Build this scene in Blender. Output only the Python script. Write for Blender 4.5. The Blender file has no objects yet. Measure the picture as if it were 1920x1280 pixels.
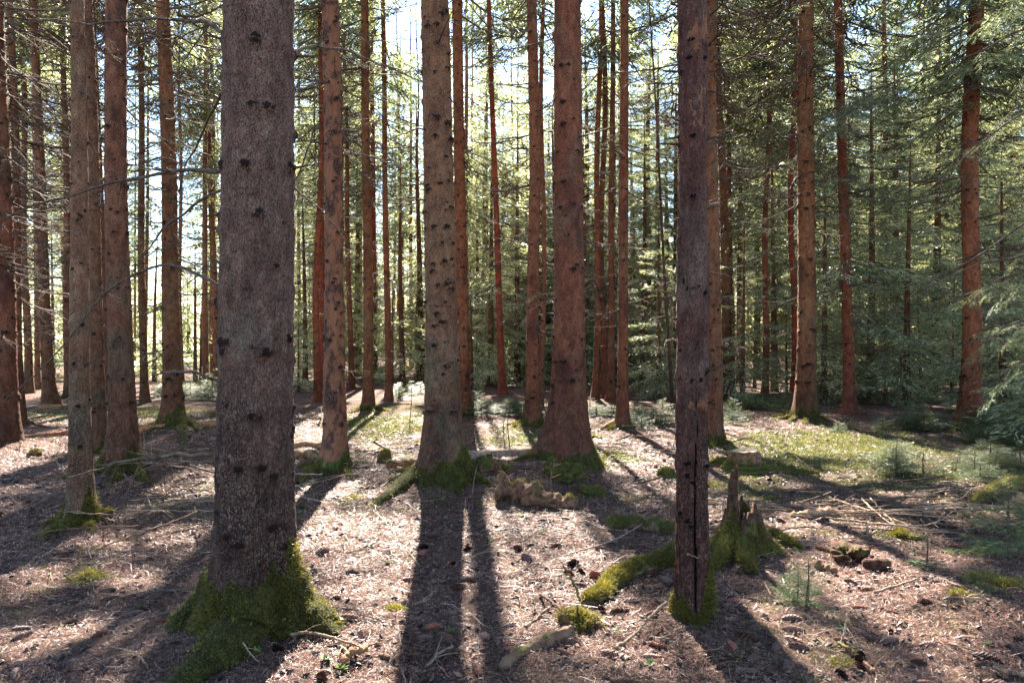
import bpy, math, random
import numpy as np
from mathutils import Vector, Matrix

# ------------------------------------------------------------------ camera, sky, sun, exposure
scene = bpy.context.scene
CH, FL = 1.5, 1400.0            # eye height in metres; focal length for a 1920 px wide frame
cam_d = bpy.data.cameras.new("camera"); cam = bpy.data.objects.new("camera", cam_d)
scene.collection.objects.link(cam); scene.camera = cam
cam.location = (0, 0, CH); cam.rotation_euler = (math.radians(90), 0, 0)
cam_d.sensor_width = 36.0; cam_d.lens = 36.0 * FL / 1920.0
cam_d.clip_start = 0.05; cam_d.clip_end = 2000
SUN_EL = math.radians(38.0); SUN_AZ = math.radians(-5.2)     # ahead of the camera, a little to the left
SDIR = np.array([math.sin(SUN_AZ) * math.cos(SUN_EL), math.cos(SUN_AZ) * math.cos(SUN_EL), math.sin(SUN_EL)])
world = bpy.data.worlds.new("World"); scene.world = world; world.use_nodes = True
wn = world.node_tree.nodes; wl = world.node_tree.links
sky = wn.new("ShaderNodeTexSky"); sky.sky_type = 'NISHITA'; sky.sun_disc = False
sky.sun_elevation = SUN_EL; sky.sun_rotation = SUN_AZ; sky.air_density = 1.2; sky.dust_density = 0.1; sky.ozone_density = 3.5
wl.new(sky.outputs[0], wn["Background"].inputs[0]); wn["Background"].inputs[1].default_value = 0.05
sun_d = bpy.data.lights.new("sun", 'SUN'); sun_d.energy = 5.0; sun_d.angle = math.radians(0.53); sun_d.color = (1.0, 0.93, 0.82)
sun = bpy.data.objects.new("sun", sun_d); scene.collection.objects.link(sun)
sun.rotation_euler = Vector(-SDIR).to_track_quat('-Z', 'Y').to_euler(); sun.location = (0, 0, 30)
vs = scene.view_settings; vs.view_transform = 'Standard'; vs.look = 'None'; vs.exposure = 3.38; vs.gamma = 1.0
scene.render.engine = 'CYCLES'
cy = scene.cycles
cy.max_bounces = 6; cy.diffuse_bounces = 4; cy.glossy_bounces = 2; cy.transmission_bounces = 4; cy.transparent_max_bounces = 4
cy.caustics_reflective = False; cy.caustics_refractive = False; cy.sample_clamp_indirect = 6.0
cy.use_denoising = True

RNG = np.random.default_rng(7); random.seed(7)
COL = scene.collection
R = math.radians

# ------------------------------------------------------------------ noise
def _h(ix, iy, iz, s):
    n = (ix.astype(np.int64) * 374761393 + iy.astype(np.int64) * 668265263 + iz.astype(np.int64) * 2147483647 + s * 974634777) & 0xffffffff
    n = ((n ^ (n >> 13)) * 1274126177) & 0xffffffff
    return ((n ^ (n >> 16)) & 0xffff) / 65535.0
def vnoise(x, y, z=None, s=0):
    x = np.asarray(x, float); y = np.asarray(y, float); z = np.zeros_like(x) if z is None else np.asarray(z, float)
    fx, fy, fz = np.floor(x), np.floor(y), np.floor(z)
    u, v, w = x - fx, y - fy, z - fz
    u, v, w = [t * t * (3 - 2 * t) for t in (u, v, w)]
    r = 0
    for a in (0, 1):
        for b in (0, 1):
            for c in (0, 1):
                r = r + _h(fx + a, fy + b, fz + c, s) * (u if a else 1 - u) * (v if b else 1 - v) * (w if c else 1 - w)
    return r * 2 - 1
def fbm(x, y, z=None, s=0, o=3):
    r, a = 0, 1.0
    for k in range(o):
        r = r + a * vnoise(x * 2 ** k, y * 2 ** k, None if z is None else z * 2 ** k, s + k); a *= .5
    return r
def smooth(a, b, x):
    t = np.clip((x - a) / (b - a), 0, 1); return t * t * (3 - 2 * t)

# ------------------------------------------------------------------ ground height
MOUNDS = []                       # x, y, radius, height
def gz(x, y):
    x = np.asarray(x, float); y = np.asarray(y, float)
    z = .035 * vnoise(x * .45, y * .45, s=3) + .028 * vnoise(x * 1.4, y * 1.4, s=4) + .012 * vnoise(x * 4.2, y * 4.2, s=5)
    nr = np.exp(-np.hypot(x, y) / 14); z = z + nr * (.013 * vnoise(x * 8.5, y * 8.5, s=6) + .009 * vnoise(x * 17, y * 17, s=7))
    far = smooth(30, 90, np.hypot(x, y)); z = z * (1 + 4 * far)
    for (mx, my, mr, mh) in MOUNDS:
        z = z + mh * np.exp(-((x - mx) ** 2 + (y - my) ** 2) / mr ** 2)
    return z
def flat(px, py):                 # a pixel of the 1920x1280 frame on the level ground
    d = CH * FL / (py - 640.0); return ((px - 960.0) / FL * d, d)
def gp(px, py):
    x, y = flat(px, py); return Vector((x, y, float(gz(x, y))))
def at(px, py, d):
    return Vector(((px - 960.0) / FL * d, d, CH - (py - 640.0) / FL * d))

# ------------------------------------------------------------------ mesh builder
class MB:
    def __init__(s): s.v = []; s.n = 0; s.q = []; s.t = []; s.at = {}; s.qm = []; s.tm = []
    def add(s, V, F, m=0, **attrs):
        V = np.asarray(V, float).reshape(-1, 3); F = np.asarray(F, np.int64)
        if len(V) == 0 or len(F) == 0: return
        s.v.append(V)
        if F.shape[1] == 4: s.q.append(F + s.n); s.qm.append(np.full(len(F), m))
        else: s.t.append(F + s.n); s.tm.append(np.full(len(F), m))
        for k in set(list(attrs) + list(s.at)):
            if k not in s.at: s.at[k] = [np.zeros(s.n)] if s.n else []
            a = attrs.get(k, 0.0); s.at[k].append(np.broadcast_to(np.asarray(a, float), (len(V),)))
        s.n += len(V)
    def mesh(s, name, mats, smooth_=True):
        me = bpy.data.meshes.new(name)
        if s.n == 0: return me
        V = np.concatenate(s.v); q = np.concatenate(s.q) if s.q else np.zeros((0, 4), int); t = np.concatenate(s.t) if s.t else np.zeros((0, 3), int)
        me.vertices.add(len(V)); me.vertices.foreach_set("co", V.astype(np.float32).ravel())
        L = np.concatenate([q.ravel(), t.ravel()]).astype(np.int32)
        me.loops.add(len(L)); me.loops.foreach_set("vertex_index", L)
        tot = np.concatenate([np.full(len(q), 4), np.full(len(t), 3)]).astype(np.int32)
        st = np.concatenate([[0], np.cumsum(tot)[:-1]]).astype(np.int32)
        me.polygons.add(len(tot)); me.polygons.foreach_set("loop_start", st)
        mi = np.concatenate(s.qm + s.tm).astype(np.int32)
        me.polygons.foreach_set("material_index", mi)
        me.polygons.foreach_set("use_smooth", np.full(len(tot), smooth_))
        for k, a in s.at.items():
            A = me.attributes.new(k, 'FLOAT', 'POINT'); A.data.foreach_set("value", np.concatenate(a).astype(np.float32))
        for m in (mats if isinstance(mats, (list, tuple)) else [mats]): me.materials.append(m)
        me.update(calc_edges=True); return me
    def build(s, name, mats, parent=None, loc=None, smooth_=True):
        return put(name, s.mesh(name, mats, smooth_), parent, loc)
def put(name, me, parent=None, loc=None):
    o = bpy.data.objects.new(name, me); COL.objects.link(o)
    if parent: o.parent = parent
    if loc is not None: o.location = loc
    return o
def empty(name, loc, label, cat, group=None):
    o = bpy.data.objects.new(name, None); COL.objects.link(o); o.location = loc; o.empty_display_size = .2
    return tag(o, label, cat, group)
def tag(o, label=None, cat=None, group=None, kind=None):
    if label: o['label'] = label
    if cat: o['category'] = cat
    if group: o['group'] = group
    if kind: o['kind'] = kind
    return o
def frames(P):
    P = np.asarray(P, float); T = np.gradient(P, axis=0); T /= np.linalg.norm(T, axis=1)[:, None] + 1e-9
    up = np.array([0, 0, 1.0]) if abs(T[:, 2]).mean() < .85 else np.array([1.0, 0, 0])
    A = np.cross(T, up); A /= np.linalg.norm(A, axis=1)[:, None] + 1e-9
    return T, A, np.cross(A, T)
def tube(P, r, n=6, cap=True, rad=None):
    P = np.asarray(P, float); k = len(P); r = np.broadcast_to(np.asarray(r, float), (k,))
    T, A, B = frames(P); th = np.arange(n) * 2 * np.pi / n
    rr = r[:, None] * (np.ones((k, n)) if rad is None else rad)
    V = P[:, None] + rr[..., None] * (A[:, None] * np.cos(th)[None, :, None] + B[:, None] * np.sin(th)[None, :, None])
    i = np.arange(k - 1)[:, None] * n; j = np.arange(n)[None]; j2 = (j + 1) % n
    F = np.stack([i + j, i + j2, i + n + j2, i + n + j], -1).reshape(-1, 4)
    V = V.reshape(-1, 3)
    if cap:
        V = np.concatenate([V, P[[0]], P[[-1]]]); e = len(V)
        jj = np.arange(n); b = (k - 1) * n
        F2 = np.stack([jj, np.full(n, e - 2), np.full(n, e - 2), (jj + 1) % n], -1)
        F = np.concatenate([F])
        caps = np.concatenate([np.stack([(jj + 1) % n, jj, np.full(n, e - 2)], -1), np.stack([b + jj, b + (jj + 1) % n, np.full(n, e - 1)], -1)])
        return V, F, caps
    return V, F, None
def add_tube(mb, P, r, n=6, m=0, cap=True, rad=None, **at_):
    V, F, C = tube(P, r, n, cap, rad)
    off = mb.n; mb.add(V, F, m, **at_)
    if C is not None: mb.t.append(C + off); mb.tm.append(np.full(len(C), m))
    return V
def spline(pts, n):
    P = np.asarray([list(p) for p in pts], float)
    if len(P) < 3: t = np.linspace(0, 1, n)[:, None]; return P[0] * (1 - t) + P[-1] * t
    Q = np.concatenate([[2 * P[0] - P[1]], P, [2 * P[-1] - P[-2]]])
    out = []
    for u in np.linspace(0, len(P) - 1 - 1e-6, n):
        i = int(u); t = u - i; a, b, c, d = Q[i:i + 4]
        out.append(.5 * (2 * b + (c - a) * t + (2 * a - 5 * b + 4 * c - d) * t * t + (3 * b - a - 3 * c + d) * t ** 3))
    return np.array(out)

# ------------------------------------------------------------------ materials
def new_mat(name):
    m = bpy.data.materials.new(name); m.use_nodes = True; nt = m.node_tree; nt.nodes.clear()
    out = nt.nodes.new("ShaderNodeOutputMaterial"); return m, nt, out
class G:                                    # tiny node helper
    def __init__(s, nt): s.nt = nt
    def n(s, t, **k):
        x = s.nt.nodes.new(t)
        for a, b in k.items(): setattr(x, a, b)
        return x
    def set(s, node, i, val):
        if hasattr(val, 'links') or isinstance(val, bpy.types.NodeSocket): s.nt.links.new(val, node.inputs[i])
        else:
            if isinstance(val, tuple) and len(val) == 3 and node.inputs[i].type == 'RGBA': val = (*val, 1)
            node.inputs[i].default_value = val
    def noise(s, vec, scale, det=4, rough=.6, dist=0):
        x = s.n("ShaderNodeTexNoise"); s.set(x, 'Vector', vec); s.set(x, 'Scale', scale); s.set(x, 'Detail', det); s.set(x, 'Roughness', rough); s.set(x, 'Distortion', dist)
        return x.outputs['Fac']
    def mix(s, f, a, b, mode='MIX'):
        x = s.n("ShaderNodeMix", data_type='RGBA', blend_type=mode); s.set(x, 0, f); s.set(x, 6, a); s.set(x, 7, b); return x.outputs[2]
    def math(s, op, a, b=0.0, c=None):
        x = s.n("ShaderNodeMath", operation=op); s.set(x, 0, a); s.set(x, 1, b)
        if c is not None: s.set(x, 2, c)
        return x.outputs[0]
    def step(s, v, a, b):
        x = s.n("ShaderNodeMapRange", interpolation_type='SMOOTHSTEP'); s.set(x, 0, v); s.set(x, 1, a); s.set(x, 2, b); return x.outputs[0]
    def attr(s, name): return s.n("ShaderNodeAttribute", attribute_name=name).outputs['Fac']
    def ramp(s, v, stops):
        x = s.n("ShaderNodeValToRGB"); s.set(x, 0, v); e = x.color_ramp.elements
        while len(e) < len(stops): e.new(.5)
        for k, (p, c) in enumerate(stops): e[k].position = p; e[k].color = (*c, 1)
        return x.outputs[0]
    def objco(s, sc=(1, 1, 1)):
        t = s.n("ShaderNodeTexCoord"); oi = s.n("ShaderNodeObjectInfo")
        m = s.n("ShaderNodeVectorMath", operation='MULTIPLY_ADD'); s.set(m, 0, t.outputs['Object']); m.inputs[1].default_value = sc
        a = s.math('MULTIPLY', oi.outputs['Random'], 37.0); c = s.n("ShaderNodeCombineXYZ"); s.set(c, 0, a); s.set(c, 1, a); s.nt.links.new(c.outputs[0], m.inputs[2])
        return m.outputs[0], oi
    def bump(s, h, strength, dist=.01, normal=None):
        b = s.n("ShaderNodeBump"); s.set(b, 'Height', h); s.set(b, 'Strength', strength); s.set(b, 'Distance', dist)
        if normal: s.set(b, 'Normal', normal)
        return b.outputs[0]
    def bsdf(s, out, col, rough=.9, spec=.2, normal=None):
        p = s.n("ShaderNodeBsdfPrincipled"); s.set(p, 'Base Color', col); s.set(p, 'Roughness', rough); s.set(p, 'Specular IOR Level', spec)
        if normal: s.set(p, 'Normal', normal)
        s.nt.links.new(p.outputs[0], out.inputs[0]); return p

def mat_bark(name, plates=.5, tone=(1, 1, 1), lich=.5, dark=(.024, .014, .011)):
    m, nt, out = new_mat(name); g = G(nt)
    vec, oi = g.objco((1, 1, .55)); raw = g.n("ShaderNodeTexCoord").outputs['Object']
    sep = g.n("ShaderNodeSeparateXYZ"); g.set(sep, 0, raw)
    n1 = g.noise(vec, 3.0, 5, .65); n2 = g.noise(vec, 45, 5, .75); n3 = g.noise(vec, 130, 3, .8); nb = g.noise(vec, 1.1, 3)
    wv = g.n("ShaderNodeVectorMath", operation='ADD')
    sc = g.n("ShaderNodeVectorMath", operation='SCALE'); nn = g.n("ShaderNodeTexNoise"); g.set(nn, 'Vector', vec); g.set(nn, 'Scale', 22.0); nt.links.new(nn.outputs['Color'], sc.inputs[0]); sc.inputs['Scale'].default_value = .15
    nt.links.new(vec, wv.inputs[0]); nt.links.new(sc.outputs[0], wv.inputs[1])
    vo = g.n("ShaderNodeTexVoronoi", feature='DISTANCE_TO_EDGE'); g.set(vo, 'Vector', wv.outputs[0]); g.set(vo, 'Scale', 46.0)
    vc = g.n("ShaderNodeTexVoronoi"); g.set(vc, 'Vector', wv.outputs[0]); g.set(vc, 'Scale', 46.0)
    low = g.step(g.math('ADD', sep.outputs[2], g.math('MULTIPLY', nb, 1.6)), 2.9, .9)      # plates thin out with height
    pl = g.math('MULTIPLY', g.math('ADD', g.math('MULTIPLY', low, .8), .2), plates)
    crack = g.math('MULTIPLY', g.math('MULTIPLY', g.step(vo.outputs['Distance'], .13, .01), g.step(n1, .35, .62)), pl)
    base = g.mix(g.step(n1, .3, .7), (.155 * tone[0], .092 * tone[1], .068 * tone[2]), (.29 * tone[0], .2 * tone[1], .155 * tone[2]))
    base = g.mix(g.math('MULTIPLY', pl, .55), base, g.mix(vc.outputs['Color'], (.06, .032, .026), (.24, .15, .12)))
    base = g.mix(g.math('MULTIPLY', g.step(n2, .45, .68), lich), base, (.26, .235, .19))
    base = g.mix(g.math('MULTIPLY', g.step(g.noise(vec, 2.3, 4, .6), .52, .68), .6), base, (.05, .03, .034))
    base = g.mix(g.math('MULTIPLY', g.step(g.noise(vec, 1.7, 5, .65, .6), .5, .66), .55), base, (.17, .155, .115))
    base = g.mix(g.math('MULTIPLY', g.step(n3, .54, .38), .75), base, (.028, .018, .015))
    base = g.mix(1.0, base, oi.outputs['Color'], 'MULTIPLY')
    base = g.mix(crack, base, (.010, .006, .005))
    if name == 'bark_old': base = g.mix(g.step(g.math('ADD', g.noise(vec, 5, 5, .7), g.math('MULTIPLY', n2, .2)), .70, .73), base, g.mix(n2, (.12, .045, .025), (.3, .14, .08)))
    kn = g.attr('knot'); base = g.mix(g.step(g.math('ADD', kn, g.math('MULTIPLY', g.math('SUBTRACT', n2, .5), 1.6)), .3, .62), base, dark)
    ms = g.attr('moss'); mm = g.step(g.math('ADD', ms, g.math('MULTIPLY', g.math('SUBTRACT', n2, .5), .9)), .42, .62)
    base = g.mix(mm, base, g.mix(g.step(n3, .4, .62), (.03, .03, .008), (.095, .088, .02)))
    base = g.mix(1., base, g.mix(g.step(g.noise(vec, 14, 5, .7), .3, .7), (.62, .6, .6), (1.3, 1.3, 1.3)), 'MULTIPLY')
    h = g.math('ADD', g.math('MULTIPLY', n2, .5), g.math('MULTIPLY', n3, .35)); h = g.math('SUBTRACT', h, g.math('MULTIPLY', crack, .9))
    h = g.math('ADD', h, g.math('MULTIPLY', g.math('MULTIPLY', vo.outputs['Distance'], pl), 1.5))
    p_ = g.bsdf(out, base, .92, .12, g.bump(h, 1., .02)); return m
BARK = mat_bark("bark", .55, (.98, .72, .57), .3)
BARK_BIG = mat_bark("bark_big", 1.0, (.95, .80, .76), .55)
BARK_OLD = mat_bark("bark_old", .8, (.62, .44, .40), .3, (.006, .004, .004))

def mat_stripped():
    m, nt, out = new_mat("stripped_wood"); g = G(nt); vec, oi = g.objco((1, 1, .12)); v2, _ = g.objco((1, 1, .6))
    f = g.noise(vec, 40, 5, .7); p = g.noise(v2, 7, 5, .7); q = g.noise(v2, 60, 3)
    c = g.mix(f, (.10, .042, .022), (.40, .205, .115)); c = g.mix(g.step(g.math('ADD', p, g.math('MULTIPLY', q, .25)), .60, .72), c, g.mix(g.step(q, .4, .6), (.035, .02, .016), (.12, .07, .055)))
    c = g.mix(g.step(g.attr('knot'), .2, .6), c, (.03, .018, .014)); c = g.mix(1., c, oi.outputs['Color'], 'MULTIPLY')
    c = g.mix(g.step(g.math('ADD', g.attr('moss'), g.math('MULTIPLY', g.math('SUBTRACT', q, .5), .8)), .4, .6), c, (.06, .08, .018))
    g.bsdf(out, c, .85, .15, g.bump(g.math('ADD', f, g.math('MULTIPLY', p, 2.)), .8, .01)); return m
STRIPPED = mat_stripped()

def mat_wood(name, a, b, moss=0.0, grain=30):
    m, nt, out = new_mat(name); g = G(nt); vec, oi = g.objco((1, 1, 1))
    f = g.noise(vec, grain, 5, .75); p = g.noise(vec, 6, 4); q = g.noise(vec, 120, 2)
    c = g.mix(g.step(f, .3, .7), a, b); c = g.mix(1., c, oi.outputs['Color'], 'MULTIPLY')
    if moss: c = g.mix(g.step(g.math('ADD', p, g.math('MULTIPLY', f, .3)), .85 - moss * .4, .95 - moss * .4), c, g.mix(g.step(q, .4, .6), (.03, .031, .008), (.10, .092, .02)))
    c = g.mix(g.step(g.math('ADD', g.attr('moss'), g.math('MULTIPLY', g.math('SUBTRACT', f, .5), .9)), .42, .62), c, g.mix(g.step(q, .4, .6), (.03, .031, .008), (.10, .092, .02)))
    g.bsdf(out, c, .9, .15, g.bump(g.math('ADD', f, g.math('MULTIPLY', q, .4)), .8, .012)); return m
TWIG = mat_wood("twig_bark", (.04, .027, .021), (.15, .108, .08))
TWIG_PALE = mat_wood("dead_stick", (.16, .11, .08), (.42, .33, .25), .15)
ROTTEN = mat_wood("rotten_wood", (.05, .026, .016), (.24, .145, .095), .4, 26)
LOGM = mat_wood("log_wood", (.16, .09, .06), (.42, .29, .2), .2, 16)
CUT = mat_wood("cut_wood", (.2, .14, .09), (.42, .33, .23), .5, 20)

def mat_leaf(name, stops, trans=.42, attr='tone'):
    m, nt, out = new_mat(name); g = G(nt); oi = g.n("ShaderNodeObjectInfo")
    c = g.ramp(g.attr(attr), stops); c = g.mix(1., c, oi.outputs['Color'], 'MULTIPLY')
    d = g.n("ShaderNodeBsdfPrincipled"); g.set(d, 'Base Color', c); g.set(d, 'Roughness', .5); g.set(d, 'Specular IOR Level', .35)
    t = g.n("ShaderNodeBsdfTranslucent"); g.set(t, 0, g.mix(1., c, (1.34, 1.29, .85), 'MULTIPLY'))
    x = g.n("ShaderNodeMixShader"); x.inputs[0].default_value = trans
    nt.links.new(d.outputs[0], x.inputs[1]); nt.links.new(t.outputs[0], x.inputs[2]); nt.links.new(x.outputs[0], out.inputs[0]); return m
NEEDLE = mat_leaf("needles", [(0, (.04, .055, .035)), (.4, (.12, .145, .088)), (.75, (.29, .31, .19)), (1, (.52, .51, .33))], .5)
NEEDLE_BLUE = mat_leaf("young_needles", [(0, (.03, .05, .02)), (.5, (.085, .12, .05)), (.8, (.2, .25, .11)), (1, (.36, .4, .2))])
MOSS = mat_leaf("moss_blades", [(0, (.045, .04, .01)), (.5, (.14, .12, .026)), (.8, (.28, .235, .04)), (1, (.55, .43, .08))], .35)
MOSS_G = mat_leaf("ground_moss_blades", [(0, (.028, .034, .01)), (.5, (.075, .085, .02)), (.8, (.15, .155, .035)), (1, (.27, .25, .06))], .35)
HERB = mat_leaf("herb_leaf", [(0, (.05, .09, .02)), (1, (.14, .2, .05))], .4)
LITTER = mat_leaf("litter_needles", [(0, (.014, .007, .005)), (.35, (.07, .029, .019)), (.62, (.26, .118, .08)), (.84, (.58, .32, .235)), (.9, (.32, .11, .05)), (1, (.6, .42, .34))], .1)

def mat_cone():
    m, nt, out = new_mat("cone_scale"); g = G(nt); oi = g.n("ShaderNodeObjectInfo")
    c = g.ramp(g.attr('tone'), [(0, (.006, .004, .003)), (.3, (.03, .014, .01)), (.6, (.12, .055, .036)), (.85, (.25, .13, .09)), (1, (.42, .27, .2))])
    c = g.mix(1., c, oi.outputs['Color'], 'MULTIPLY'); g.bsdf(out, c, .6, .35); return m
CONE = mat_cone()

def mat_ground():
    m, nt, out = new_mat("forest_floor"); g = G(nt); P = g.n("ShaderNodeNewGeometry").outputs['Position']
    n0 = g.noise(P, .9, 4); n1 = g.noise(P, 6, 6, .7); n2 = g.noise(P, 40, 6, .8); n3 = g.noise(P, 160, 4, .8); n4 = g.noise(P, 14, 4, .7, 1.5)
    c = g.ramp(n2, [(.41, (.008, .005, .004)), (.49, (.07, .032, .023)), (.58, (.27, .138, .098)), (.72, (.52, .32, .24))])
    c = g.mix(g.step(n1, .5, .65), c, (.10, .058, .045)); c = g.mix(g.math('MULTIPLY', g.step(n0, .45, .6), .4), c, (.24, .15, .11))
    c = g.mix(g.math('MULTIPLY', g.step(n3, .55, .4), .6), c, (.04, .026, .02))
    ms = g.attr('moss'); mm = g.step(g.math('ADD', ms, g.math('MULTIPLY', g.math('SUBTRACT', n4, .5), 1.6)), .42, .62)
    mc = g.mix(g.step(n2, .35, .65), (.03, .036, .012), (.14, .145, .04)); mc = g.mix(g.step(n1, .45, .7), mc, (.14, .11, .05))
    c = g.mix(mm, c, mc)
    c = g.mix(g.attr('meadow'), c, g.mix(n1, (.16, .2, .07), (.34, .33, .16)))
    h = g.math('ADD', g.math('MULTIPLY', n2, 1.), g.math('MULTIPLY', n3, .5)); h = g.math('ADD', h, g.math('MULTIPLY', n1, 1.2))
    g.bsdf(out, c, .95, .1, g.bump(h, 1., .03)); return m
GROUND = mat_ground()

# ------------------------------------------------------------------ where the canopy lets the sun through (ground patches, seen from the path)
LIT = [(690, 1120, 140, 165), (1030, 1090, 150, 110), (1180, 1215, 95, 65), (900, 1010, 130, 70), (720, 985, 110, 30), (60, 1080, 75, 30), (170, 1010, 90, 26), (240, 1075, 120, 18),
       (110, 1195, 190, 55), (330, 1000, 60, 22), (700, 800, 130, 40), (930, 822, 95, 38), (1165, 872, 80, 24), (1580, 838, 170, 28), (1700, 868, 130, 20), (1640, 985, 170, 42),
       (1640, 1125, 170, 50), (1480, 900, 160, 14), (1780, 1190, 110, 30), (1480, 1225, 120, 20), (1365, 965, 45, 18), (90, 790, 100, 16), (430, 905, 90, 22), (560, 950, 60, 20), (560, 820, 60, 22), (1850, 870, 90, 26), (1700, 1060, 120, 20), (230, 735, 200, 22),
       (760, 742, 130, 14), (1100, 760, 80, 10), (1400, 725, 120, 12), (1060, 985, 110, 26), (1100, 1180, 60, 50), (1380, 1190, 50, 12), (590, 1235, 60, 60), (1890, 960, 50, 40)]
def lit(x, y):
    y = np.maximum(y, .8); px = 960 + FL * x / y; py = 640 + CH * FL / y
    wob = .32 * vnoise(x * 2.3, y * 1.1, s=21) + .2 * vnoise(x * 6, y * 3, s=22)
    m = (vnoise(x * 1.5, y * .8, s=23) + .6 * vnoise(x * 5, y * 2.5, s=24) > .68)
    for (cx, cyy, rx, ry) in LIT: m |= ((px - cx) / (rx * (.85 if cx < 420 else 1.08))) ** 2 + ((py - cyy) / (ry * (.78 if cx < 420 else 1.08))) ** 2 < 1 + wob * 1.6
    return m
def sun_foot(P):                   # where a point's shadow falls
    t = P[..., 2] / SDIR[2]; return P[..., 0] - SDIR[0] * t, P[..., 1] - SDIR[1] * t

# ------------------------------------------------------------------ foliage and dead branch templates
def bough(seed, nlat, ntw, tl, tw, needle=0, fan=.5, hang=.3):
    """A green bough one metre long along +X: side twigs each a thin kite; with needle>0 each twig carries separate needles."""
    r = np.random.default_rng(seed); V = []; F = []; T = []; n = 0
    def axis(t): return np.stack([t, .04 * np.sin(t * 5 + seed), -.16 * t - .1 * t * t + .16 * t ** 3], -1)
    base, dirs, lens = [], [], []
    for k in range(nlat):
        t = .1 + .9 * (k + r.uniform(-.3, .3)) / nlat; t = min(max(t, .06), 1); p = axis(np.array([t]))[0]
        L = fan * (1 - .8 * t) ** .75 * min(1, .35 + 2.6 * t) * r.uniform(.6, 1.15) + .04
        sd = 1 if k % 2 else -1; a = R(r.uniform(42, 66))
        d = np.array([math.cos(a), sd * math.sin(a), -hang * r.uniform(.1, 1.2)]); d /= np.linalg.norm(d)
        m = max(2, int(ntw * L / fan))
        for j in range(m):
            s = (j + r.uniform(0, 1)) / m; q = p + d * L * s + np.array([0, 0, -.18 * L * s * s])
            a2 = R(r.uniform(25, 60)) * (1 if j % 2 else -1); ca, sa = math.cos(a2), math.sin(a2)
            e = np.array([d[0] * ca - d[1] * sa, d[0] * sa + d[1] * ca, d[2] - r.uniform(0, .7) * hang]); e /= np.linalg.norm(e)
            base.append(q); dirs.append(e); lens.append(tl * r.uniform(.6, 1.3) * (1 - .3 * s))
        base.append(p + d * L * .85); dirs.append(d); lens.append(tl * 1.2)
    base = np.array(base); dirs = np.array(dirs); lens = np.array(lens); N = len(base)
    side = np.cross(dirs, [0, 0, 1.0]); side /= np.linalg.norm(side, axis=1)[:, None] + 1e-6
    upv = np.cross(side, dirs); roll = r.uniform(-.9, .9, N)[:, None]; side = side * np.cos(roll) + upv * np.sin(roll)
    tone = np.clip(r.normal(.45, .2, N), 0, 1)
    if not needle:
        w = tw * r.uniform(.7, 1.3, N)[:, None]; L = lens[:, None]
        A = base; B = base + dirs * L * .4 + side * w; C = base + dirs * L; D = base + dirs * L * .35 - side * w
        V = np.stack([A, B, C, D], 1).reshape(-1, 3); F = np.arange(N * 4).reshape(-1, 4); T = np.repeat(tone, 4)
    else:
        m = needle; s = (np.arange(m) + .5) / m; Vs = []; Ts = []
        up2 = np.cross(side, dirs)
        for sgn in (-1, 1, 0):
            q = base[:, None] + dirs[:, None] * (lens[:, None, None] * (s[None, :, None] + r.uniform(-.02, .02, (N, m, 1))))
            nd = dirs[:, None] * .55 + (side[:, None] * sgn * .85 if sgn else up2[:, None] * .8) + r.normal(0, .13, (N, m, 3))
            nd /= np.linalg.norm(nd, axis=-1)[..., None]; ln = tw * r.uniform(.8, 1.15, (N, m, 1)); wd = dirs[:, None] * tw * .085
            tri = np.stack([q - wd, q + wd, q + nd * ln], 2); Vs.append(tri.reshape(-1, 3)); Ts.append(np.repeat(np.repeat(tone, m), 3))
        V = np.concatenate(Vs); F = np.arange(len(V)).reshape(-1, 3); T = np.concatenate(Ts)
    t = np.linspace(0, .97, 7); W, WF, _ = tube(axis(t), .011 * (1 - .85 * t) + .001, 3, False)
    return dict(V=V, F=F, T=T, W=W, WF=WF)
HI = [bough(s, 30, 12, .105, .0105) for s in range(5)]
MID = [bough(10 + s, 24, 11, .13, .0125, 0, .48, .45) for s in range(5)]
LO = [bough(20 + s, 13, 7, .21, .026, 0, .5, .45) for s in range(4)]
print("kites", len(HI[0]['F']), len(MID[0]['F']), len(LO[0]['F']))

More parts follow.
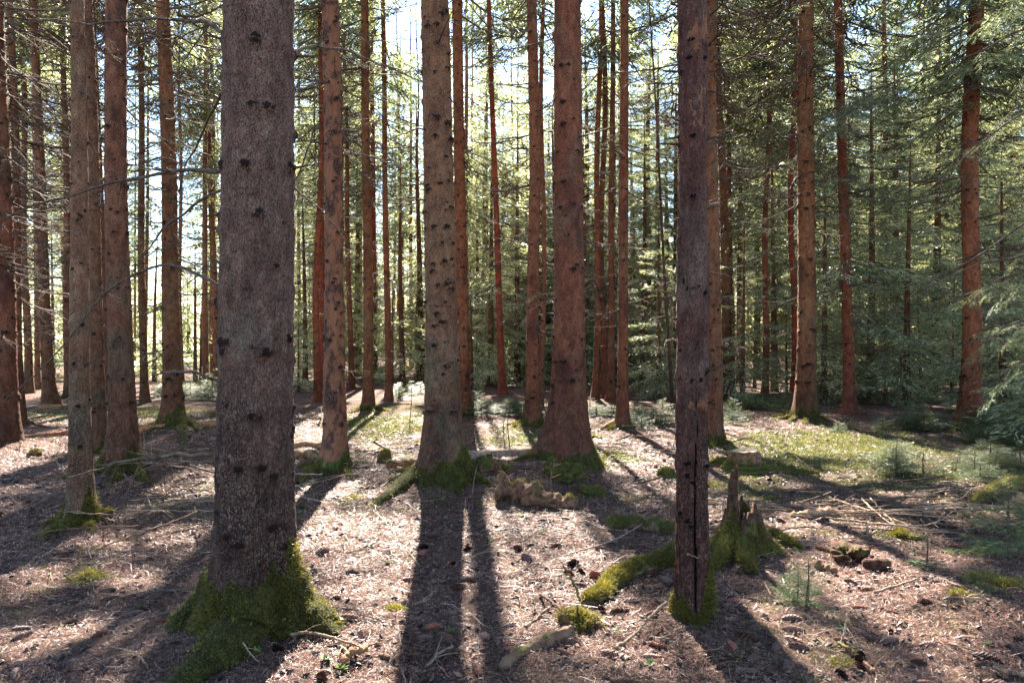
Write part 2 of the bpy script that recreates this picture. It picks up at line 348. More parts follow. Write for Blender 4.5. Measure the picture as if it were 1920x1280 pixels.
def rot_batch(phi, pitch, roll):
    cp, sp, ct, st, cr, sr = np.cos(phi), np.sin(phi), np.cos(pitch), np.sin(pitch), np.cos(roll), np.sin(roll); z = np.zeros_like(cp); o = z + 1
    Rz = np.stack([np.stack([cp, -sp, z], -1), np.stack([sp, cp, z], -1), np.stack([z, z, o], -1)], -2)
    Ry = np.stack([np.stack([ct, z, -st], -1), np.stack([z, o, z], -1), np.stack([st, z, ct], -1)], -2)
    Rx = np.stack([np.stack([o, z, z], -1), np.stack([z, cr, -sr], -1), np.stack([z, sr, cr], -1)], -2)
    return Rz @ Ry @ Rx
def scatter_boughs(mb, tpls, pos, phi, pitch, scale, r, origin=(0, 0, 0), cull=True, fol=0, wood=1, tone_shift=0.0, wscale=1.0):
    pos = np.asarray(pos); M = rot_batch(phi, pitch, r.uniform(-.25, .25, len(pos))); pick = r.integers(0, len(tpls), len(pos)); org = np.asarray(origin, float)
    for ti, tp in enumerate(tpls):
        idx = np.where(pick == ti)[0]
        if not len(idx): continue
        S = scale[idx][:, None, None]
        P = np.einsum('bij,vj->bvi', M[idx], tp['V']) * S + pos[idx][:, None]
        k = tp['F'].shape[1]; Fp = P[:, tp['F']]                                 # b, f, k, 3
        keep = np.ones(Fp.shape[:2], bool)
        if cull:
            c = Fp.mean(2) + org; fx, fy = sun_foot(c); keep = ~lit(fx, fy)
        T = np.broadcast_to(tp['T'][tp['F']][None], Fp.shape[:3]) + tone_shift + r.normal(0, .10, (len(idx), 1, 1))
        Vv = Fp[keep].reshape(-1, 3); mb.add(Vv, np.arange(len(Vv)).reshape(-1, k), fol, tone=np.clip(T[keep].reshape(-1), 0, 1))
        wk = keep.mean(1) > .5; idx = idx[wk]; S = S[wk]
        if not len(idx): continue
        Wp = np.einsum('bij,vj->bvi', M[idx], tp['W']) * S + pos[idx][:, None]
        nf = (np.arange(len(idx)) * len(tp['W']))[:, None, None] + tp['WF'][None]
        mb.add(Wp.reshape(-1, 3), nf.reshape(-1, 4), wood, tone=.5)

def crown_mesh(name, H, cb, rmax, seed, lod_split=None, origin=(0, 0, 0), cull=True, axis=None, per=5, gap=.42, low=None, tone=0.0, drop=.15, tipz=0.0):
    """Whorls of boughs from the crown base up; finer boughs below lod_split, coarser above it."""
    r = np.random.default_rng(seed); mb = MB(); zs = []; z = cb
    while z < H - .25: zs.append(z); z += gap * r.uniform(.75, 1.25) * (1 if z < H * .8 else .7)
    P, PH, PI_, SC = [], [], [], []
    for z in zs:
        f = (H - z) / max(H - cb, .1); rr = rmax * min(1, f * 1.15 + .03) ** .8 * (1 if f < .9 else .8)
        ph0 = r.uniform(0, 6.28)
        for k in range(per):
            if r.random() < drop + (.45 if lod_split is not None and z > lod_split else 0): continue
            P.append([0, 0, z + r.uniform(-.12, .12)]); PH.append(ph0 + k * 6.283 / per + r.uniform(-.3, .3))
            PI_.append(R(-22 + 45 * (1 - f) + r.uniform(-9, 9))); SC.append(max(.2, rr * r.uniform(.6, 1.12)))
    P = np.array(P); PH = np.array(PH); PI_ = np.array(PI_); SC = np.array(SC)
    if axis is not None: P = P + np.stack([axis[0] * P[:, 2], axis[1] * P[:, 2], P[:, 2] * 0], -1)
    sp = lod_split if lod_split is not None else 1e9
    lo = P[:, 2] > sp
    for mask, tp in ((~lo, low or MID), (lo, LO)):
        if mask.any(): scatter_boughs(mb, tp, P[mask], PH[mask], PI_[mask], SC[mask], r, origin, cull, tone_shift=tone)
    if mb.n == 0: return None
    return mb.mesh(name, [NEEDLE, TWIG], False)

def dead_branch_tpl(seed, nsub=9, fine=1.0):
    r = np.random.default_rng(seed); mb = MB(); t = np.linspace(0, 1, 9)
    dr = r.uniform(.15, .4); up = r.uniform(.1, .4); wig = r.uniform(-.1, .1)
    ax = lambda t: np.stack([t, wig * np.sin(t * 4) * t, -dr * t + up * t ** 2.2], -1)
    add_tube(mb, ax(t), .0105 * (1 - .8 * t) + .0012, 5)
    for k in range(nsub):
        s = r.uniform(.18, .98); p = ax(np.array([s]))[0]; a = R(r.uniform(35, 70)) * (1 if k % 2 else -1); L = r.uniform(.15, .5) * (1.1 - .6 * s)
        d = np.array([math.cos(a), math.sin(a), r.uniform(-.45, .15)]); u = np.linspace(0, 1, 5)[:, None]
        q = p + d * u * L + np.array([0, 0, -.12]) * u * u * L + np.array([0, r.normal(0, .05), 0]) * np.sin(u * 6) * L
        add_tube(mb, q, .0042 * (1 - .6 * u[:, 0]) + .0008, 3, cap=False)
        for j in range(int(r.integers(2, 6) * fine)):
            v = r.uniform(.2, 1); b = p + d * v * L; e = d + r.normal(0, .7, 3); e /= np.linalg.norm(e); l2 = r.uniform(.05, .2)
            w = np.linspace(0, 1, 3)[:, None]; add_tube(mb, b + e * w * l2 + np.array([0, 0, -.05]) * w * w * l2, .0022 * (1 - .5 * w[:, 0]), 3, cap=False)
    return mb.mesh("dead_branch", [TWIG])
FINE = [bough(80 + s, 14, 5, .17, .034, 11, .42, .4) for s in range(4)]
DEAD = [dead_branch_tpl(40 + s, 6 + s % 6) for s in range(10)]
def dead_raw(seed):
    r = np.random.default_rng(seed); out = []; t = np.linspace(0, 1, 6); dr = r.uniform(.15, .45); up = r.uniform(.1, .4); ax = lambda t: np.stack([t, .06 * np.sin(t * 5 + seed), -dr * t + up * t ** 2.2], -1)
    V, F, _ = tube(ax(t), .012 * (1 - .8 * t) + .002, 3, False); out.append((V, F))
    for k in range(11):
        s = r.uniform(.15, .98); p = ax(np.array([s]))[0]; a = R(r.uniform(35, 70)) * (1 if k % 2 else -1); L = r.uniform(.15, .5) * (1.1 - .6 * s); d = np.array([math.cos(a), math.sin(a), r.uniform(-.5, .15)]); u = np.linspace(0, 1, 3)[:, None]
        V, F, _ = tube(p + d * u * L + np.array([0, 0, -.14]) * u * u * L, .006 * (1 - .6 * u[:, 0]), 3, False); out.append((V, F))
        for j in range(2):
            b = p + d * L * r.uniform(.2, .9); e = d + r.normal(0, .8, 3); e /= np.linalg.norm(e); V, F, _ = tube(b + e * u[::2] * L * .45, .004 * (1 - .5 * u[::2, 0]), 3, False); out.append((V, F))
    return out
DEADRAW = [dead_raw(90 + s) for s in range(8)]
def skirt_mesh(seed, origin, n=50, zmax=11.7, z0=1.2, base_s=.7):
    """Dead branches all round a trunk, left out where they would shade a sunlit gap."""
    r = np.random.default_rng(seed); mb = MB(); org = np.asarray(origin, float)
    for k in range(n):
        s0 = DEADRAW[int(r.integers(len(DEADRAW)))]; a = r.uniform(0, 6.28); z = z0 + (zmax - z0) * r.random() ** .8; s = r.uniform(.7, 1.3) * (base_s + .09 * z)
        c = org + np.array([math.cos(a) * s * .6, math.sin(a) * s * .6, z])[None]; fx, fy = sun_foot(c)
        if lit(fx, fy)[0]: continue
        M = rot_batch(np.array([a]), np.array([R(r.uniform(-15, 10))]), np.array([r.uniform(-.5, .5)]))[0]
        for V, F in s0: mb.add(V @ M.T * s + np.array([0, 0, z]), F, 0)
    return mb.mesh('dead_branches', [TWIG]) if len(mb.v) > 30 * len(DEADRAW[0]) else None
def stub_tpl(seed):
    r = np.random.default_rng(seed); mb = MB(); t = np.linspace(0, 1, 5); L = 1.0
    add_tube(mb, np.stack([t, r.normal(0, .06) * t * t, -.1 * t + r.normal(0, .1) * t * t], -1), .075 * (1 - .55 * t), 6)
    return mb.mesh("branch_stub", [TWIG])
STUB = [stub_tpl(60 + s) for s in range(4)]
FARB = MB()
print("templates done")

# ------------------------------------------------------------------ trees standing in view: measured one by one
# key, px at the top of the frame, px and py of the foot, width, height of tree, tint, options, short name, label
TREES = [
 ('t1', -8, 12, 835, 36, 23, (.95, .68, .58), dict(dead=23, cb=12), 'edge trunk', 'dark reddish spruce trunk cut by the picture edge, leftmost of the near trunks'),
 ('t2', 14, 40, 800, 15, 21, (1.0, .74, .62), dict(dead=27, cb=10, roots=[[(48, 795), (85, 803), (135, 806)]]), None, 'slim reddish spruce with a long surface root, just behind the dark edge trunk'),
 ('t3', 38, 54, 742, 13, 20, (1.1, .95, .75), dict(dead=17, cb=9), None, 'slim tan spruce trunk at the bright wood edge, second behind the dark edge trunk'),
 ('t3b', 60, 71, 732, 9, 18, (1.3, 1.1, .85), dict(dead=10, cb=8), None, 'very slim pale trunk at the wood edge, left of the evenly knotted brown trunk'),
 ('t4', 67, 93, 758, 19, 23, (.95, .78, .62), dict(dead=27, cb=10), 'evenly knotted brown trunk', 'evenly knotted brown spruce trunk left of the slim grey trunk'),
 ('t5', 121, 130, 747, 13, 20, (1.05, .82, .64), dict(dead=13, cb=9), None, 'slim brown spruce peeping out left of the slim grey trunk'),
 ('t6', 131, 155, 985, 33, 9, (1.0, 1.0, .92), dict(dead=0, cb=6.5, rmax=.9, moss=.16, bend=.03, knots=.7, roots=[[(142, 988), (105, 997), (60, 1008)]]), 'slim grey trunk', 'slim grey young spruce trunk with a green mossy foot, left foreground'),
 ('t7', 156, 187, 855, 26, 21, (.9, .76, .64), dict(dead=20, cb=11, moss=.10), None, 'brown spruce trunk directly behind the slim grey trunk, touching its right side'),
 ('t7b', 174, 204, 768, 14, 20, (.95, .74, .60), dict(dead=17, cb=9), None, 'slim brown spruce trunk squeezed between the two near brown trunks left of the thick one'),
 ('t8', 221, 233, 898, 41, 24, (.92, .74, .66), dict(dead=17, cb=12, moss=.14, knots=1.2), 'mossy-footed brown trunk', 'stout brown mossy-footed spruce trunk behind the brush pile, right of the slim grey trunk'),
 ('t9', 262, 271, 757, 13, 20, (.85, .76, .55), dict(dead=23, cb=9, roots=[[(278, 752), (300, 758)]]), None, 'thin dark olive-brown trunk right of the mossy-footed brown trunk'),
 ('t10', 303, 327, 803, 30, 23, (.98, .78, .56), dict(dead=27, cb=11, moss=.2, roots=[[(312, 795), (290, 808), (265, 822)], [(340, 795), (362, 803), (375, 812)], [(330, 800), (340, 818), (350, 828)]]), 'golden-brown trunk', 'golden-brown spruce trunk on spreading mossy roots, left of the thick foreground trunk'),
 ('t11', 382, 409, 722, 13, 20, (1.2, 1.0, .7), dict(dead=23, cb=8), None, 'slim tan spruce seen just left of the thick foreground trunk'),
 ('t11b', 338, 341, 733, 8, 17, (1.3, 1.15, 1.0), dict(dead=8, cb=8), None, 'very slim pale trunk right of the golden-brown trunk against the glare'),
 ('t12', 482, 478, 1195, 132, 27, (.82, .78, .80), dict(dead=0, cb=14, moss=.33, mat='big', knots=1.0, flare=.30, hf=.2, front=True, rr=.15, rh=.26, roots=[[(465, 1215), (420, 1250), (370, 1280), (310, 1330)], [(405, 1160), (365, 1180), (325, 1205)], [(555, 1185), (592, 1200), (622, 1218)]]), 'thick foreground trunk', 'thickest spruce trunk in the foreground, grey-brown with knots and a green mossy foot'),
 ('t13', 613, 630, 886, 36, 22, (.8, .68, .66), dict(dead=15, cb=13, moss=.13, mat='stripped', knots=1.2), 'stripped orange trunk', 'dead spruce trunk with bark stripped to bare orange wood, right of the thick foreground trunk'),
 ('t13b', 606, 596, 755, 12, 18, (1.25, .6, .42), dict(dead=10, cb=9), None, 'thin rusty red trunk just behind the stripped orange trunk on its left'),
 ('t14', 685, 691, 768, 18, 22, (1.0, .76, .50), dict(dead=37, cb=10, moss=.06, roots=[[(683, 764), (665, 772), (648, 775)]]), 'ochre trunk', 'slim ochre spruce with many dead twigs, first right of the stripped orange trunk'),
 ('t14b', 718, 729, 753, 12, 20, (1.2, .72, .50), dict(dead=23, cb=8), None, 'slim sunlit orange-brown spruce right of the ochre trunk'),
 ('t14c', 646, 659, 731, 10, 18, (1.0, .6, .5), dict(dead=15, cb=8), None, 'thin dark red trunk between the stripped orange trunk and the ochre trunk'),
 ('t15', 782, 785, 704, 7, 18, (.5, .42, .42), dict(dead=13, cb=7), None, 'thin almost black trunk just left of the knotty grey-green trunk'),
 ('t16', 814, 834, 906, 58, 26, (1.02, .97, .82), dict(dead=8, cb=12, moss=.15, knots=1.7, flare=.5, hf=.34, roots=[[(806, 889), (770, 912), (725, 938), (690, 952)], [(862, 895), (878, 905), (886, 915)], [(835, 900), (838, 918), (850, 926)]], rr=.10), 'knotty grey-green trunk', 'knotty grey-green spruce trunk with one long mossy root reaching left, at the middle'),
 ('t17', 857, 870, 782, 23, 24, (1.15, .72, .48), dict(dead=23, cb=11, moss=.08, knots=1.2), None, 'orange-brown spruce trunk half hidden behind the knotty grey-green trunk'),
 ('t18', 916, 942, 745, 12, 22, (1.5, .52, .45), dict(dead=17, cb=9, knots=.4), 'leaning red trunk', 'thin red-barked leaning trunk in the middle distance, right of the knotty grey-green trunk'),
 ('t19', 998, 1000, 800, 23, 23, (1.1, .74, .56), dict(dead=34, cb=11, moss=.13, knots=1.3, roots=[[(990, 796), (978, 803), (968, 808)]]), 'sunlit-footed trunk', 'orange-brown spruce trunk with a glowing mossy foot, left of the stout reddish trunk'),
 ('t19b', 1015, 1014, 770, 9, 20, (1.1, .74, .58), dict(dead=17, cb=8), None, 'slim spruce trunk touching the left side of the stout reddish trunk from behind'),
 ('t20', 1065, 1067, 878, 56, 26, (.98, .66, .56), dict(dead=13, cb=12, moss=.13, knots=1.0, flare=.75, hf=.34, roots=[[(1095, 868), (1125, 882), (1148, 893)], [(1035, 866), (1015, 866), (1000, 866)], [(1075, 872), (1085, 892), (1100, 905)]], rr=.08), 'stout reddish trunk', 'stout reddish-brown spruce trunk on a mossy root mound, right of the middle'),
 ('t21', 1124, 1116, 755, 12, 21, (1.15, .68, .48), dict(dead=17, cb=8), None, 'slim orange-brown spruce, first trunk right of the stout reddish trunk'),
 ('t22', 1136, 1133, 752, 12, 21, (.8, .55, .46), dict(dead=13, cb=8), None, 'slim dark brown spruce, second trunk right of the stout reddish trunk'),
 ('t22b', 1150, 1145, 757, 12, 21, (.95, .6, .46), dict(dead=13, cb=8), None, 'slim reddish spruce, third trunk right of the stout reddish trunk'),
 ('t23', 1173, 1168, 803, 19, 22, (1.1, .72, .54), dict(dead=34, cb=9, moss=.05, knots=1.2), 'broken-limb trunk', 'slender spruce with a broken limb at its foot, right of the stout reddish trunk'),
 ('t24', 1296, 1299, 1172, 56, 12, (.9, .74, .78), dict(dead=0, cb=9, moss=.17, mat='old', knots=.7, flare=.1, hf=.1, rmax=.5, crad=.5, front=True), 'cracked purple-brown trunk', 'dead purple-brown trunk with a long vertical crack and mossy foot, right foreground'),
 ('t24b', 1336, 1340, 832, 25, 22, (1.0, .8, .64), dict(dead=17, cb=10, moss=.14, knots=1.2), None, 'tan spruce trunk pressed against the right side of the cracked purple-brown trunk'),
 ('t25', 1342, 1368, 750, 17, 18, (.75, .62, .44), dict(dead=10, cb=9, moss=.1), None, 'leaning olive-brown trunk behind and right of the cracked purple-brown trunk'),
 ('t25b', 1362, 1372, 735, 10, 20, (1.1, .5, .4), dict(dead=15, cb=8), None, 'thin red trunk rising behind the leaning olive-brown trunk'),
 ('t26', 1444, 1434, 741, 11, 22, (1.45, .72, .6), dict(dead=15, cb=7), None, 'slim salmon-red pine trunk left of the straight tan trunk'),
 ('t27', 1489, 1487, 752, 11, 22, (1.3, .45, .38), dict(dead=10, cb=9), None, 'dark red trunk touching the left side of the straight tan trunk'),
 ('t28', 1509, 1511, 786, 33, 25, (1.05, .84, .6), dict(dead=15, cb=10, moss=.15, knots=1.0, flare=.35, roots=[[(1500, 780), (1490, 788), (1480, 792)], [(1524, 782), (1538, 793), (1550, 800)]]), 'straight tan trunk', 'straight tan spruce trunk with yellow-green mossy foot at the edge of the mossy clearing'),
 ('t29', 1569, 1594, 780, 19, 23, (1.25, .68, .55), dict(dead=17, cb=9, knots=.5), 'leaning salmon pine', 'leaning salmon-red pine trunk right of the straight tan trunk'),
 ('t30', 1656, 1656, 715, 13, 23, (1.4, .7, .58), dict(dead=17, cb=8, knots=.4), None, 'slim salmon pine trunk half veiled by boughs, right of the leaning salmon pine'),
 ('t31', 1830, 1816, 800, 31, 24, (1.2, .72, .52), dict(dead=30, cb=6.6, rmax=2.4, moss=.06, knots=1.0), 'bough-hung orange trunk', 'orange-brown spruce trunk with green boughs hanging over its top, near the right edge'),
 ('t33', 1217, 1262, 775, 6, 11, (.45, .42, .4), dict(dead=44, cb=8, knots=.2, rmax=.6, dsc=.45), None, 'very thin dark dead sapling leaning left of the cracked purple-brown trunk'),
 ('t34', 1776, 1775, 712, 12, 20, (.5, .4, .38), dict(dead=6, cb=5), None, 'short dark trunk low among young spruces, left of the bough-hung orange trunk'),
]
for T in TREES:
    x, y = flat(T[2], T[3]); rad = T[4] / 2 / FL * y
    MOUNDS.append((x, y, .28 + rad * 2.2, .03 + rad * .28))
for (px, py, mr, mh) in [(1075, 900, .45, .10), (905, 890, .8, .07), (1385, 1050, .55, .07), (330, 880, .9, .05), (1010, 925, .5, .04), (1600, 1050, .5, .04), (1870, 950, .9, .12), (600, 1150, .4, .03), (1890, 1150, .5, .07), (1560, 1060, .3, .03)]:
    x, y = flat(px, py); MOUNDS.append((x, y, mr, mh))

def trunk_radius(z, H, r0, th, flare, hf, lobes):
    base = r0 * np.clip(1 - z / H, .02, 1) ** .72
    e = np.exp(-np.maximum(z, 0) / hf); lob = sum(a * np.exp(-((np.angle(np.exp(1j * (th - c)))) / wd) ** 2) for c, a, wd in lobes)
    return base * (1 + flare * e * (.45 + .9 * lob) + .3 * flare * np.exp(-np.maximum(z, 0) / (hf * 2.6)))
MOSS_SPOTS = {}
def add_moss_blades(mb, V, Nrm, w, n, r, L=.02, wd=.0022):
    """Short upright blades over points V with weight w."""
    if w.sum() <= 0: return
    i = r.choice(len(V), n, p=w / w.sum()); P = V[i] + r.normal(0, 1, (n, 3)) * .008; N = Nrm[i]
    d = N * .8 + r.normal(0, .45, (n, 3)) + np.array([0, 0, .25]); d /= np.linalg.norm(d, axis=1)[:, None]
    s = np.cross(d, r.normal(0, 1, (n, 3))); s /= np.linalg.norm(s, axis=1)[:, None]
    l = L * r.uniform(.5, 1.3, (n, 1)); A = P - s * wd; B = P + s * wd; C = P + d * l - np.array([0, 0, 1]) * l * .15
    tn = np.clip(.35 + .25 * fbm(P[:, 0] * 9, P[:, 1] * 9, P[:, 2] * 9, s=9) + r.normal(0, .15, n), 0, 1)
    mb.add(np.stack([A, B, C], 1).reshape(-1, 3), np.arange(n * 3).reshape(-1, 3), 0, tone=np.repeat(tn, 3))

TOBJ = {}
def make_tree(T):
    key, xt, xb, yb, w, H, tint, o, short, label = T
    r = np.random.default_rng(abs(hash(key)) % 1000 if False else sum(ord(c) * (i + 3) for i, c in enumerate(key)))
    X, d = flat(xb, yb); base = np.array([X, d, float(gz(X, d)) - .02]); zt = CH + 640 / FL * d
    Xt = (xt - 960) / FL * d; lean = (Xt - X) / zt
    zm = CH; r0 = (w / 2 / FL * d) / (1 - zm / H) ** .72 / (1.0)
    root = empty('dead_tree' if o.get('mat') in ('stripped', 'old') or key == 't33' else 'spruce_tree' if key not in ('t18', 't26', 't27', 't29', 't30', 't25b', 't13b') else 'pine_tree', base, label, 'tree', 'tree trunks of the spruce wood')
    roots = list(o.get('roots', []))
    if yb > 765 and key not in ('t33', 't24', 't12'):                             # every near foot sends out a few low roots
        a_ = r.uniform(-.6, .3)
        for k in range(5 if yb > 850 else 4):
            a_ -= r.uniform(.5, 1.0); L_ = r0 * r.uniform(3.2, 5.5); pr = []
            for f_ in (.45, .75, 1.0):
                x_, y_ = X + math.cos(a_) * L_ * f_, d + math.sin(a_) * L_ * f_; pr.append((960 + FL * x_ / y_, 640 + CH * FL / y_)); a_ += r.normal(0, .08)
            roots.append(pr)
    lobes = [(math.atan2(flat(*p[-1])[1] - d, flat(*p[-1])[0] - X), 1.0, .45) for p in roots]
    while len(lobes) < 5: lobes.append((r.uniform(0, 6.28), r.uniform(.25, .8), r.uniform(.3, .6)))
    px = FL * r0 / d * 2                                                        # width in px
    nth = int(np.clip(px * 1.0, 14, 128)); dz = np.clip(2.4 * d / FL, .012, .12)
    ztop_f = min(zt + .4, H - .5)
    zs = np.concatenate([np.arange(-.12, ztop_f, dz), np.linspace(ztop_f, H, 16)])
    th = np.arange(nth) * 2 * np.pi / nth; Z, TH = np.meshgrid(zs, th, indexing='ij')
    flare = o.get('flare', .55) * 1.3; hf = o.get('hf', .12 + r0 * 1.1)
    RR = trunk_radius(Z, H, r0, TH, flare, hf, lobes)
    cx, sx = np.cos(TH), np.sin(TH)
    RR *= 1 + .05 * vnoise(cx * 1.6 + 5, sx * 1.6, Z * 1.1, s=31) + .02 * vnoise(cx * 4, sx * 4, Z * 5, s=32)
    RR += min(.006, r0 * .04) * vnoise(cx * r0 * 90, sx * r0 * 90, Z * 38, s=33)
    if o.get('mat') in ('old', 'stripped'):
        st = vnoise(cx * 3, sx * 3, Z * 2.2, s=34); RR += r0 * .07 * np.sign(st) * smooth(.1, .2, abs(st)) + r0 * .05 * vnoise(cx * 7, sx * 7, Z * 10, s=35) + r0 * .035 * vnoise(cx * 14, sx * 14, Z * 24, s=47)
    K = np.zeros_like(RR)
    if key == 't24':                                                            # the long vertical crack
        cth = -1.62 + (.30 * vnoise(zs * 1.1, zs * 0, s=36) + .10 * vnoise(zs * 6, zs * 0, s=39))[:, None]; dd = np.abs(np.angle(np.exp(1j * (TH - cth)))) * r0
        cr = np.exp(-(dd / (.004 + .004 * np.abs(vnoise(Z * 5, Z * 0, s=40)))) ** 2) * smooth(1.35, .95, Z) * (vnoise(Z * 4, Z * 0, s=37) > -.45); RR -= .02 * cr; RR += .006 * np.exp(-((dd - .013) / .006) ** 2) * smooth(1.35, .95, Z) * (1 + vnoise(Z * 25, TH * 3, s=46)); K = np.maximum(K, cr)
    knots = []
    z = .45 + r.uniform(0, .3); kd = o.get('knots', 1.0) * 1.25; ringz = []
    while z < zt + .6:                                                          # whorls of knots
        for k in range(int(r.integers(4, 8))):
            knots.append((r.uniform(-3.14, 3.14), z + r.normal(0, .035), r.uniform(.6, 1.3)))
        for k in range(int(round(kd * r.uniform(0, 3)))): knots.append((r.uniform(-3.14, 3.14), z + r.uniform(.05, .3), r.uniform(.35, .7)))
        ringz.append(z); z += r.uniform(.26, .46) / max(kd, .5) ** .5
    if kd < .5: knots = knots[::3]
    ks = float(np.clip(r0 * .115, .009, .019)) * (1.05 if d < 6 else 1.0 + .02 * d)
    for (kt, kz, kk) in knots:
        i0, i1 = np.searchsorted(zs, [kz - .15, kz + .15]); s = ks * kk
        da = np.angle(np.exp(1j * (TH[i0:i1] - kt))) * r0; dzz = Z[i0:i1] - kz
        g = np.exp(-(da / (s * (1.2 + .9 * ((kt * 7.3) % 1)))) ** 2 - (dzz / s) ** 2); RR[i0:i1] += s * .75 * g
        br = np.exp(-(da / (s * 2.6)) ** 2 - ((dzz - s * .5 + np.abs(da) * .45) / (s * .55)) ** 2) * .65      # bark folds above the knot
        ha = .42 * np.exp(-(da / (s * 3.4)) ** 2 - ((dzz + s) / (s * 2.4)) ** 2); wob = 1 + .75 * vnoise(da * 70 + kz * 9, dzz * 90, s=45) + .35 * vnoise(da * 190, dzz * 190, s=48); K[i0:i1] = np.maximum(K[i0:i1], np.maximum(np.maximum(g, br) * wob, ha)); RR[i0:i1] += s * .25 * br
    for rz in ringz:                                                            # dark wrinkled bands at the whorls
        i0, i1 = np.searchsorted(zs, [rz - .1, rz + .1]); nz_ = vnoise(cx[i0:i1] * 2.2 + rz, sx[i0:i1] * 2.2, Z[i0:i1] * 12, s=38)
        g = np.exp(-((Z[i0:i1] - rz - .02 * nz_) / (.014 + .0012 * d)) ** 2) * np.clip(.42 * nz_ + .18, 0, .5); K[i0:i1] = np.maximum(K[i0:i1], g); RR[i0:i1] += .004 * np.exp(-((Z[i0:i1] - rz) / .03) ** 2)
    bend = o.get('bend', r.normal(0, .028)); cxx = lean * zs + bend * np.sin(zs * .9 + r.uniform(0, 6)) ; cyy = r.normal(0, .006) * zs
    cxx = cxx - np.interp(0, zs, cxx)
    V = np.stack([cxx[:, None] + RR * cx, cyy[:, None] + RR * sx, Z], -1)
    moss = np.zeros_like(RR); mh = o.get('moss', .0)
    if mh:
        lb = sum(a * np.exp(-((np.angle(np.exp(1j * (TH - c)))) / wd) ** 2) for c, a, wd in lobes)
        top = mh * (1.0 + (.25 if key == 't12' else .7) * vnoise(cx * 2, sx * 2, Z * 0, s=41) + (.12 if key == 't12' else .35) * lb) + .06 * vnoise(cx * 7, sx * 7, Z * 5, s=42)
        moss = 1 - smooth(top * .6, top * 1.35 + .02, Z); pt = fbm(cx * 2.6, sx * 2.6, Z * 7, s=43); moss *= np.clip(1.02 + .55 * pt, 0, 1.1) * (1 - .75 * smooth(.42, .6, vnoise(cx * 3.5 + 7, sx * 3.5, Z * 8, s=44)))
        if key == 't16': moss *= np.where((np.abs(np.angle(np.exp(1j * (TH + 2.2)))) < .35) & (Z > .1), .3, 1)
    i = np.arange(len(zs) - 1)[:, None] * nth; j = np.arange(nth)[None]; j2 = (j + 1) % nth
    F = np.stack([i + j, i + j2, i + nth + j2, i + nth + j], -1).reshape(-1, 4)
    mb = MB(); mb.add(V.reshape(-1, 3), F, 0, knot=K.ravel(), moss=moss.ravel())
    mat = {'big': BARK_BIG, 'stripped': STRIPPED, 'old': BARK_OLD}.get(o.get('mat'), BARK)
    tint = tuple(.8 * c_ + .2 * sum(tint) / 3 for c_ in tint); tr = mb.build('trunk', mat, root); tr.color = (*tint, 1)
    axf = lambda z: np.array([np.interp(z, zs, cxx), np.interp(z, zs, cyy), z])
    # surface roots
    mv, mn, mw = [V.reshape(-1, 3)], [np.stack([cx, sx, cx * 0 + .2], -1).reshape(-1, 3)], [(moss > .38).ravel() * RR.ravel() * (Z > -.02).ravel()]
    for rp in roots + o.get('xroots', []):
        own = rp in o.get('roots', [])
        pts = [np.array([*(np.array([X, d]) + (np.array(flat(*rp[0])) - np.array([X, d])) * .25), base[2] + o.get('rh', r0 * .9)])]
        for p in rp: q = gp(*p); pts.append(np.array(q) + np.array([0, 0, .012]))
        pts[-1][2] -= .04; P = spline(pts, 34) - base; L = len(P); s = np.linspace(0, 1, L)
        P = P + np.stack([.015 * vnoise(s * 7, s * 0, s=51), .015 * vnoise(s * 7, s * 0 + 3, s=52), 0 * s], -1)
        rr_ = o.get('rr', r0 * .55) * (1 if own else .7); rad = rr_ * (1.25 - s) ** .8 * (1 + .12 * vnoise(s * 8, s * 0 + len(mv), s=53)); rm = MB()
        rn = 1 + .10 * vnoise(np.arange(14)[None] * .9 + 0 * s[:, None], s[:, None] * 22, s=54)
        Vr, Fr, C = tube(P, rad, 14, False, rn); ctr = np.repeat(P, 14, 0); nr = Vr - ctr; nr /= np.linalg.norm(nr, axis=1)[:, None] + 1e-9
        mo = (np.clip(nr[:, 2] * .9 + .6, 0, 1)) * (1.15 if mh else .35) * (1 + .55 * fbm(Vr[:, 0] * 8, Vr[:, 1] * 8, Vr[:, 2] * 8, s=55))
        rm.add(Vr, Fr, 0, moss=mo); ro = rm.build('root', mat, root); ro.color = (*tint, 1)
        mv.append(Vr); mn.append(nr); mw.append((mo > .5) * np.repeat(rad, 14) * 1.0)
    if mh and yb > 760:
        nbl = int(np.clip(26000 * (5.0 / d) ** 1.6, 1500, 34000)); m2 = MB()
        area = [1.0] * len(mv); w_ = np.concatenate([mw[0] * np.clip(moss.ravel() - .35, 0, 1) * 1.6 * dz * nth / 30] + [a * .02 * 5 for a in mw[1:]])
        add_moss_blades(m2, np.concatenate(mv), np.concatenate(mn), w_, nbl, r, .016 + .0008 * d, .0011 + .00035 * d)
        m2.build('moss', MOSS, root)
    # dead branches and short stubs at the knots
    high = [k for k in knots if k[1] > 1.1]
    nd = o.get('dead', 10); r.shuffle(high := list(high))
    sc = o.get('dsc', 1.0)
    for n_, (kt, kz, kk) in enumerate(high[:nd]):
        fx_, fy_ = sun_foot(base[None] + np.array([[math.cos(kt) * .7, math.sin(kt) * .7, kz]]))
        if lit(fx_, fy_)[0] and r.random() < (.5 if kz < zt else .9): continue
        f = np.clip(.45 + .12 * kz, .5, 1.5); p = axf(kz); rad = r0 * (1 - kz / H) ** .72 * .9
        b = put('dead_branch', DEAD[int(r.integers(len(DEAD)))], root); b.location = (p[0] + math.cos(kt) * rad, p[1] + math.sin(kt) * rad, kz)
        b.rotation_euler = (r.uniform(-.6, .6), R(r.uniform(-14, 16)), kt); s = f * r.uniform(.65, 1.35) * sc; b.scale = (s, s, s); b.color = (.9, .85, .8, 1) if r.random() < .7 else (1.15, 1.05, .95, 1)
